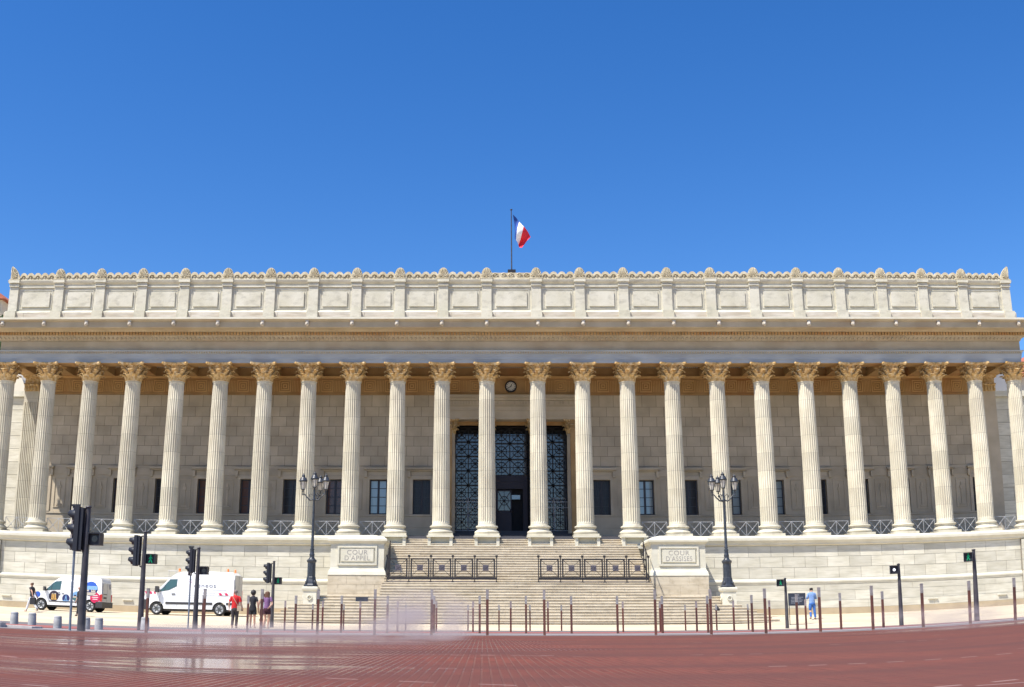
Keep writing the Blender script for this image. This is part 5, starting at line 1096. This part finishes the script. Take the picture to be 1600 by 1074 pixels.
def person(label, x, y, rz, Hh, top, bottom, sleeve, legs_len, hair, pose, shoes='shoe', female=False, z=None, group=None, skirt=False):
    """figure facing +Y in its own frame; pose gives joint positions for hands, knees and feet"""
    k = Hh / 1.75; z = zg(x, y) if z is None else z
    t = thing('person', label, 'person', (x, y, z), rz, group); t.scale = (k, k, k)
    sh = 0.165 if female else 0.195; hp = 0.095 if female else 0.09
    P_ = dict(lean=0.0, le=(-sh - 0.07, -0.02, 1.13), lw=(-sh - 0.08, 0.06, 0.88), re=(sh + 0.07, -0.02, 1.13), rw=(sh + 0.08, 0.06, 0.88), lk=(-0.10, 0.02, 0.49), la=(-0.10, -0.02, 0.09), rk=(0.10, 0.03, 0.49), ra=(0.10, 0.0, 0.09), hy=0.0); P_.update(pose)
    l = P_['lean']
    pel = (0, 0, 0.93); ch = (0, l * 0.7, 1.25); nk = (0, l, 1.47); hd = (0, l + 0.03 + P_['hy'], 1.64)
    V = []; E_ = []
    def v(p, r, r2=None): V.append((*p, r, r2 if r2 else r)); return len(V) - 1
    def e(a, b): E_.append((a, b)); return b
    a0 = v(pel, 0.13, 0.10); a1 = e(a0, v((0, l * 0.4, 1.10), 0.115 if not female else 0.10, 0.085)); a2 = e(a1, v(ch, 0.15 if not female else 0.125, 0.10)); a3 = e(a2, v((0, l * 0.95, 1.40), 0.10, 0.075)); a4 = e(a3, v(nk, 0.052)); a5 = e(a4, v((0, l + 0.01, 1.54), 0.056)); a6 = e(a5, v(hd, 0.083, 0.095)); e(a6, v((0, hd[1] - 0.005, 1.705), 0.066, 0.078))
    hands = []
    for s, el, wr in ((-1, P_['le'], P_['lw']), (1, P_['re'], P_['rw'])):
        shp = (s * sh, l * 0.95, 1.395); b1 = e(a3, v(shp, 0.052)); b2 = e(b1, v(tuple((Vector(shp) * 0.5 + Vector(el) * 0.5)), 0.044)); b3 = e(b2, v(el, 0.037)); b4 = e(b3, v(tuple(Vector(el) * 0.45 + Vector(wr) * 0.55), 0.033)); b5 = e(b4, v(wr, 0.024))
        d = (Vector(wr) - Vector(el)).normalized(); pm_ = Vector(wr) + d * 0.06; b6 = e(b5, v(tuple(pm_), 0.020, 0.034)); side = d.cross(Vector((s, 0, 0))).normalized() if abs(d.x) < 0.9 else Vector((0, 1, 0))
        for f, (off, ln) in enumerate(((-0.027, 0.062), (-0.009, 0.072), (0.009, 0.068), (0.026, 0.054))):
            p1 = pm_ + d * 0.03 + side * off; p2 = p1 + d * ln * 0.5 + Vector((-s * 0.006, 0, 0)); p3 = p2 + d * ln * 0.45 + Vector((-s * 0.016, 0, 0)); c1 = e(b6, v(tuple(p1), 0.0105)); c2 = e(c1, v(tuple(p2), 0.0092)); e(c2, v(tuple(p3), 0.0078))
        p1 = Vector(wr) + d * 0.035 + side * -0.036; p2 = p1 + d * 0.038 + side * -0.016; c1 = e(b5, v(tuple(p1), 0.012)); e(c1, v(tuple(p2), 0.0095))
    for s, kn, an in ((-1, P_['lk'], P_['la']), (1, P_['rk'], P_['ra'])):
        hpj = (s * hp, 0.0, 0.87); b1 = e(a0, v(hpj, 0.092)); b2 = e(b1, v(tuple(Vector(hpj) * 0.5 + Vector(kn) * 0.5), 0.078)); b3 = e(b2, v(kn, 0.054)); b4 = e(b3, v(tuple(Vector(kn) * 0.62 + Vector(an) * 0.38), 0.055)); b5 = e(b4, v(an, 0.034)); fz = 0.035 + max(0, an[2] - 0.09); b6 = e(b5, v((an[0], an[1] - 0.02, an[2] - 0.045), 0.036)); e(b6, v((an[0] + s * 0.015, an[1] + 0.13, fz), 0.030, 0.028))
    body = skinmesh('body', V, E_, 'skin', t, rk=1.10)
    # face
    f = MB(); hx, hy_, hz = hd
    f.lathe([(0, -0.03), (0.014, -0.02), (0.010, 0.01), (0, 0.03)], (hx, hy_ + 0.098, hz - 0.01), 8)
    for s in (-1, 1): f.lathe([(0, -0.03), (0.014, -0.015), (0.016, 0.012), (0, 0.03)], (hx + s * 0.084, hy_ - 0.005, hz - 0.005), 8)
    f.obj('nose_and_ears', 'skin', t)
    f = MB()
    for s in (-1, 1): f.lathe([(0, -0.009), (0.011, 0), (0, 0.009)], (hx + s * 0.032, hy_ + 0.088, hz + 0.018), 8)
    f.box(hx - 0.022, hx + 0.022, hy_ + 0.088, hy_ + 0.094, hz - 0.058, hz - 0.050); f.obj('eyes_and_mouth', 'hair_dark', t)
    # clothes: lofted shells round the same joints, one mesh for the top, one for the trousers or shorts
    def ell(c, rx, ry, n=24, tilt=0.0): return [(c[0] + rx * math.cos(2 * math.pi * k / n), c[1] + ry * math.sin(2 * math.pi * k / n) * (1.0 if math.sin(2 * math.pi * k / n) > 0 else 1.06), c[2] + tilt * math.sin(2 * math.pi * k / n)) for k in range(n)]
    wz = 0.88 if not female else 0.93; m = MB()
    tw = 0.175 if not female else 0.165; ww = 0.155 if not female else 0.128; cw = 0.195 if not female else 0.160
    m.rings([ell((0, 0, wz), tw, 0.125), ell((0, l * 0.1, wz + 0.02), tw + 0.004, 0.128), ell((0, l * 0.4, 1.10), ww, 0.115), ell((0, l * 0.6, 1.22), (ww + cw) / 2, 0.122), ell((0, l * 0.75, 1.32), cw, 0.120), ell((0, l * 0.95, 1.40), cw * 1.0, 0.115), ell((0, l, 1.44), cw * 0.90, 0.098), ell((0, l, 1.468), cw * 0.62, 0.080), ell((0, l, 1.49), 0.074, 0.068), ell((0, l, 1.50), 0.064, 0.060)])
    for s, el, wr in ((-1, P_['le'], P_['lw']), (1, P_['re'], P_['rw'])):
        shp = Vector((s * (sh - 0.02), l * 0.95, 1.395)); elv = Vector(el); wrv = Vector(wr)
        if sleeve > 0.3:
            pts = [Vector((s * (sh - 0.09), l * 0.95, 1.40)), shp]; rr_ = [0.062, 0.078]; st = min(1, sleeve); pts += [shp.lerp(elv, st * 0.5), shp.lerp(elv, st)]; rr_ += [0.066, 0.062]
            if sleeve > 1: pts += [elv.lerp(wrv, (sleeve - 1) * 0.5), elv.lerp(wrv, sleeve - 1)]; rr_ += [0.052, 0.048]
            m.tube(pts, rr_, 14)
    m.obj('top', top, t)
    m = MB(); hw_ = 0.168 if not female else 0.172
    m.rings([ell((0, 0, 1.01), hw_ * 0.86, 0.108), ell((0, 0, 0.97), hw_ * 0.95, 0.116), ell((0, 0, 0.90), hw_, 0.132), ell((0, 0, 0.83), hw_, 0.132), ell((0, 0, 0.78), hw_ * 0.93, 0.115), ell((0, 0, 0.755), hw_ * 0.6, 0.07)])
    for s, kn, an in ((-1, P_['lk'], P_['la']), (1, P_['rk'], P_['ra'])):
        hpj = Vector((s * 0.088, 0, 0.88)); knv, anv = Vector(kn), Vector(an)
        q_ = min(1, legs_len); pts = [hpj, hpj.lerp(knv, q_ * 0.33), hpj.lerp(knv, q_ * 0.66), hpj.lerp(knv, q_)]; rr_ = [0.088, 0.101, 0.100 if q_ < 1 else 0.088, 0.102 if q_ < 1 else 0.074]
        if legs_len > 1: e_ = legs_len - 1; pts += [knv.lerp(anv, e_ * 0.35), knv.lerp(anv, e_ * 0.7), knv.lerp(anv, e_)]; rr_ += [0.070, 0.064, 0.062]
        m.tube(pts, rr_, 16)
    m.obj('trousers' if legs_len > 1 else 'shorts', bottom, t)
    for an in (P_['la'], P_['ra']):
        s = -1 if an[0] < 0 else 1; fz = max(0, an[2] - 0.09)
        skinmesh('shoe', [(an[0], an[1] - 0.045, 0.045 + fz, 0.042), (an[0], an[1] + 0.03, 0.045 + fz, 0.045, 0.042), (an[0] + s * 0.012, an[1] + 0.15, 0.032 + fz, 0.040, 0.030)], [(0, 1), (1, 2)], shoes, t, 1)
    # hair
    kind, hm = hair
    if kind == 'short': hv = [(hx, hy_ - 0.012, hz + 0.085, 0.07, 0.085), (hx, hy_ - 0.022, hz + 0.045, 0.092, 0.096), (hx, hy_ - 0.042, hz - 0.02, 0.086, 0.072), (hx, hy_ - 0.05, hz - 0.07, 0.065, 0.045)]; he = [(0, 1), (1, 2), (2, 3)]
    elif kind == 'curly': hv = [(hx, hy_ - 0.01, hz + 0.08, 0.115, 0.115), (hx, hy_ - 0.03, hz + 0.0, 0.135, 0.11), (hx, hy_ - 0.02, hz - 0.07, 0.10, 0.08)]; he = [(0, 1), (1, 2)]
    else: hv = [(hx, hy_ - 0.01, hz + 0.06, 0.095, 0.10), (hx, hy_ - 0.045, hz - 0.02, 0.105, 0.085), (hx, hy_ - 0.07, hz - 0.16, 0.115, 0.06), (hx, hy_ - 0.10, hz - 0.30, 0.115, 0.045), (hx, hy_ - 0.10, hz - 0.40, 0.075, 0.03)]; he = [(0, 1), (1, 2), (2, 3), (3, 4)]
    if kind == 'curly':
        bm = bmesh.new(); bmesh.ops.create_icosphere(bm, subdivisions=3, radius=1.0); m = MB()
        for v_ in bm.verts:
            c_ = v_.co; f_ = 1 + 0.10 * math.sin(13 * c_.x + 5 * c_.z) * math.sin(11 * c_.y + 4) * math.cos(12 * c_.z); v_.co = Vector((c_.x * 0.125 * f_, c_.y * 0.125 * f_, c_.z * 0.135 * f_))
        m.add([(hx + v_.co.x, hy_ - 0.035 + v_.co.y, hz + 0.02 + v_.co.z) for v_ in bm.verts], [tuple(v_.index for v_ in f_.verts) for f_ in bm.faces], 0, True); bm.free(); m.obj('hair', hm, t)
    else: skinmesh('hair', hv, he, hm, t)
    return t
t = person('man in a red polo shirt and charcoal trousers walking away with a sling bag', -13.0, 49.2, 0.05, 1.68, 'c_red', 'c_charcoal', 0.75, 1.95, ('short', 'hair_grey'),
           dict(le=(-0.27, -0.06, 1.15), lw=(-0.28, 0.03, 0.90), re=(0.28, -0.03, 1.13), rw=(0.34, 0.05, 0.90), lk=(-0.09, 0.05, 0.50), la=(-0.09, -0.08, 0.10), rk=(0.09, 0.04, 0.49), ra=(0.07, 0.10, 0.09)), group='people walking towards the steps')
m = MB(); m.tube([(-0.13, -0.05, 1.47), (-0.05, -0.15, 1.35), (0.08, -0.17, 1.15), (0.18, -0.13, 0.98)], 0.014, 5); m.obj('bag_strap', 'c_beige', t)
m = MB(); m.box(0.13, 0.33, -0.17, -0.06, 0.78, 1.02); o = m.obj('sling_bag', 'c_beige', None, t.location); o.scale = t.scale; tag(o, 'small beige sling bag hanging at the hip of the man in red', 'bag')
t = person('woman with curly dark hair in black t-shirt and black shorts, seen from behind', -12.28, 49.6, -0.02, 1.66, 'c_black', 'c_black', 0.55, 0.62, ('curly', 'hair_dark'), dict(lk=(-0.09, 0.03, 0.49), la=(-0.08, -0.03, 0.09), rk=(0.09, 0.0, 0.49), ra=(0.10, 0.05, 0.09)), 'shoe_pale', True, group='people walking towards the steps')
m = MB(); m.rings([[(0.158 * math.cos(2 * math.pi * k / 20), 0.128 * math.sin(2 * math.pi * k / 20), z) for k in range(20)] for z in (0.965, 0.985)]); m.obj('belt', 'c_grey', t)
person('woman in a white top and dark shorts half hidden behind a steel post', -11.93, 50.2, 0.0, 1.58, 'c_white', 'c_maroon', 0.2, 0.60, ('long', 'hair_brown'), dict(re=(0.24, 0.02, 1.13), rw=(0.24, 0.14, 0.92), lk=(-0.09, 0.05, 0.49), la=(-0.09, 0.08, 0.09)), 'shoe_pale', True, group='people walking towards the steps')
t = person('woman with long brown hair in a mauve blouse and maroon shorts, walking away', -11.52, 49.0, -0.12, 1.66, 'c_purple', 'c_maroon', 0.6, 0.55, ('long', 'hair_brown'), dict(le=(-0.26, 0.02, 1.12), lw=(-0.27, 0.02, 0.88), re=(0.26, -0.04, 1.14), rw=(0.19, -0.16, 1.02), lk=(-0.10, 0.02, 0.50), la=(-0.13, -0.12, 0.12), rk=(0.08, 0.06, 0.49), ra=(0.05, 0.06, 0.09)), 'shoe_pale', True, group='people walking towards the steps')
person('man in a light blue shirt and blue jeans standing near the podium', 15.97, 60.3, 0.06, 1.72, 'c_lblue', 'c_blue', 1.35, 1.95, ('short', 'hair_dark'), dict(le=(-0.27, 0.06, 1.14), lw=(-0.12, 0.24, 1.18), re=(0.27, 0.06, 1.14), rw=(0.12, 0.24, 1.18), lk=(-0.12, 0.02, 0.50), la=(-0.14, -0.12, 0.12), rk=(0.12, 0.0, 0.49), ra=(0.16, 0.0, 0.09), hy=0.03))
t = person('person in a black top and white trousers striding past the front of the smaller van', -27.38, 61.0, math.pi / 2 - 0.2, 1.66, 'c_black', 'c_white', 0.45, 1.9, ('short', 'hair_brown'), dict(lean=0.06, le=(-0.25, -0.14, 1.16), lw=(-0.26, -0.20, 0.92), re=(0.25, -0.02, 1.14), rw=(0.25, -0.16, 0.93), lk=(-0.09, 0.18, 0.52), la=(-0.09, 0.32, 0.10), rk=(0.09, -0.06, 0.50), ra=(0.09, -0.36, 0.16)), 'shoe_pale', group='pedestrians beside the smaller van')
m = MB(); m.box(-0.35, -0.22, -0.42, -0.08, 0.42, 0.80); m.tube([(-0.28, -0.38, 0.8), (-0.27, -0.22, 0.90), (-0.28, -0.12, 0.8)], 0.012, 5); o = m.obj('shopping_bag', 'c_black', None, t.location, rz=math.pi / 2 - 0.2); tag(o, 'black bag carried by the person striding past the smaller van', 'bag')
person('person with auburn hair in dark clothes mostly hidden behind the nearest signal pole', -23.93, 59.3, math.pi * 0.8, 1.62, 'c_black', 'c_black', 1.2, 1.9, ('long', 'hair_brown'), dict(lk=(-0.09, 0.10, 0.5), la=(-0.09, 0.18, 0.1), rk=(0.09, 0.0, 0.5), ra=(0.09, -0.16, 0.12)), female=True, group='pedestrians beside the smaller van')

# ================================================================== far left: hillside house and trees; far right: roofs
hill = MB(); rs = []
for i in range(9):
    x = -190 + i * 17.0; rs.append([(x, 118 + 14 * j, max(0.2, (40.0 + 3 * math.sin(i * 1.3)) * (1 - math.exp(-max(0, j) * 0.9)) * 0.9 * min(1, max(0, (-64 - x) / 9)))) for j in range(9)])
vs = [p for r in rs for p in r]; fs = [(i * 9 + j, i * 9 + j + 1, (i + 1) * 9 + j + 1, (i + 1) * 9 + j) for i in range(8) for j in range(8)]
hill.add(vs, fs, 0, True); hill.obj('hill', 'leaf', kind='structure')
def tree(label, x, y, z, h, r, n, seed):
    rr = random.Random(seed); t = thing('tree', label, 'tree', (x, y, z))
    m = MB(); m.tube([(0, 0, -1.5), (0.1, 0, h * 0.4), (0.2, 0.1, h * 0.75)], [r * 0.10, r * 0.07, r * 0.03], 8)
    for k in range(6): a = rr.uniform(0, 6.28); m.tube([(0.1, 0, h * rr.uniform(0.3, 0.5)), (r * 0.6 * math.cos(a), r * 0.6 * math.sin(a), h * rr.uniform(0.55, 0.8))], [r * 0.04, r * 0.015], 5)
    m.obj('trunk', 'bark', t); c = MB(); cl = [(rr.uniform(-.7, .7) * r, rr.uniform(-.7, .7) * r, h * rr.uniform(0.35, 0.9), r * rr.uniform(0.3, 0.5)) for _ in range(16)]
    for k in range(n):
        cx_, cy_, cz, cr_ = rr.choice(cl); d = Vector((rr.gauss(0, 1), rr.gauss(0, 1), rr.gauss(0, 1))).normalized() * cr_ * rr.uniform(0.6, 1.05); p = Vector((cx_, cy_, cz)) + d; s = r * 0.055 * rr.uniform(0.6, 1.4)
        u = Vector((rr.gauss(0, 1), rr.gauss(0, 1), rr.gauss(0, 1))).normalized(); w_ = u.orthogonal().normalized(); c.add([p + u * s, p + w_ * s * 0.6, p - u * s, p - w_ * s * 0.6], [(0, 1, 2, 3)])
    c.obj('crown', 'leaf', t)
tree('dense green tree on the hill behind the left end of the roof', -70.6, 140, 31.6, 8.6, 4.2, 5000, 5)
tree('green tree lower on the hill beyond the left end of the cornice', -66.2, 131, 24.0, 12.0, 3.6, 5000, 9)
t = thing('hillside_house', 'pale house with a red tiled roof on the hill at far left', 'house', (-79.0, 158, 36.4))
m = MB(); m.box(-9, 4.0, -4, 4, 0, 10.3); w1 = m.obj('wall', 'housewall', t)
m = MB(); m.prism([(-9.8, 10.31), (4.8, 10.31), (2.6, 12.0), (-7.6, 12.0)], -4.8, 4.8); m.obj('roof', 'roof', t)
for xx in (-1.6, 0.6, 2.6):
    m = MB(); m.prism([(xx - 0.5, 7.4), (xx + 0.5, 7.4), (xx + 0.5, 8.8), (xx + 0.3, 9.2), (xx, 9.35), (xx - 0.3, 9.2), (xx - 0.5, 8.8)], -4.06, -3.9); m.obj('window', 'glass_dark', t)
m = MB(); m.box(-9.5, 4.5, -4.5, -4.02, 6.2, 6.5); m.obj('balcony', 'housewall', t)
t = thing('neighbour_house', 'pale house with a red tiled roof beyond the right end of the colonnade', 'house', (54.4, 98, 0.6))
m = MB(); m.box(-3.4, 9, 0, 8, 0, 22.2); m.obj('wall', 'housewall', t); m = MB(); m.prism([(-4.2, 22.21), (9.8, 22.21), (8, 24.6), (-2.2, 24.6)], -0.8, 8.8); m.obj('roof', 'roof', t)
for xx in (-1.5, 1.5):
    m = MB(); m.box(xx - 0.5, xx + 0.5, -0.05, 0.1, 17, 19); m.obj('window', 'glass_dark', t)

t = thing('gabled_house', 'pale house with a rounded gable showing between the two leftmost columns', 'house', (-45.6, 95, 0.6))
m = MB(); m.box(-3.0, 1.6, 0, 8, 0, 19.6); m.obj('wall', 'housewall', t)
m = MB(); m.prism([(-3.2 + 2.5 * (1 - math.cos(math.pi * q / 12)), 19.61 + 2.2 * math.sin(math.pi * q / 12)) for q in range(13)], -0.1, 8.1); m.obj('gable', 'housewall', t)
m = MB(); m.box(-1.2, -0.2, -0.06, 0.1, 15.5, 17.6); m.obj('window', 'glass_dark', t)

# ================================================================== drifting mist from the ground jets
def mist(x, y, z, rx, ry, rz, dens, seed, label):
    b = MB(); b.lathe([(0, -1), (0.38, -0.92), (0.7, -0.7), (0.92, -0.38), (1, 0), (0.92, 0.38), (0.7, 0.7), (0.38, 0.92), (0, 1)], (0, 0, 0), 20); me = b.mesh('mist', [])
    m = bpy.data.materials.new('mist %d' % seed); m.use_nodes = True; t = m.node_tree; N = t.nodes; L = t.links; N.remove(N['Principled BSDF'])
    v = N.new('ShaderNodeVolumePrincipled'); v.inputs['Color'].default_value = (0.70, 0.62, 0.60, 1); v.inputs['Anisotropy'].default_value = 0.2
    tc = N.new('ShaderNodeTexCoord'); mp = N.new('ShaderNodeMapping'); mp.inputs['Location'].default_value = (seed * 3.1, seed, 0); mp.inputs['Scale'].default_value = (1.6, 1.0, 1.2)
    n = N.new('ShaderNodeTexNoise'); n.inputs['Scale'].default_value = 1.3; n.inputs['Detail'].default_value = 3; L.new(tc.outputs['Object'], mp.inputs[0]); L.new(mp.outputs[0], n.inputs['Vector'])
    ln = N.new('ShaderNodeVectorMath'); ln.operation = 'LENGTH'; L.new(tc.outputs['Object'], ln.inputs[0])
    r1 = N.new('ShaderNodeMapRange'); r1.inputs['From Min'].default_value = 1.0; r1.inputs['From Max'].default_value = 0.2; L.new(ln.outputs['Value'], r1.inputs[0])
    r2 = N.new('ShaderNodeMapRange'); r2.inputs['From Min'].default_value = 0.40; r2.inputs['From Max'].default_value = 0.62; L.new(n.outputs[0], r2.inputs[0])
    mu = N.new('ShaderNodeMath'); mu.operation = 'MULTIPLY'; L.new(r1.outputs[0], mu.inputs[0]); L.new(r2.outputs[0], mu.inputs[1]); m2 = N.new('ShaderNodeMath'); m2.operation = 'MULTIPLY'; m2.inputs[1].default_value = dens; L.new(mu.outputs[0], m2.inputs[0])
    L.new(m2.outputs[0], v.inputs['Density']); L.new(v.outputs[0], N['Material Output'].inputs['Volume']); me.materials.append(m)
    o = link(me, 'mist', None, (x, y, z)); o.scale = (rx, ry, rz); tag(o, label, 'mist', None, 'stuff'); return o
mist(-3.15, 20.0, 0.34, 1.35, 2.8, 0.62, 0.95, 3, 'thin mist drifting over the wet setts left of centre')
mist(-5.2, 17.0, 0.12, 3.0, 4.0, 0.22, 0.40, 8, 'low thin mist drifting over the wet setts further left')
mist(7.9, 22.0, 0.25, 2.6, 2.0, 0.38, 0.45, 5, 'thin mist drifting in front of the posts at right')
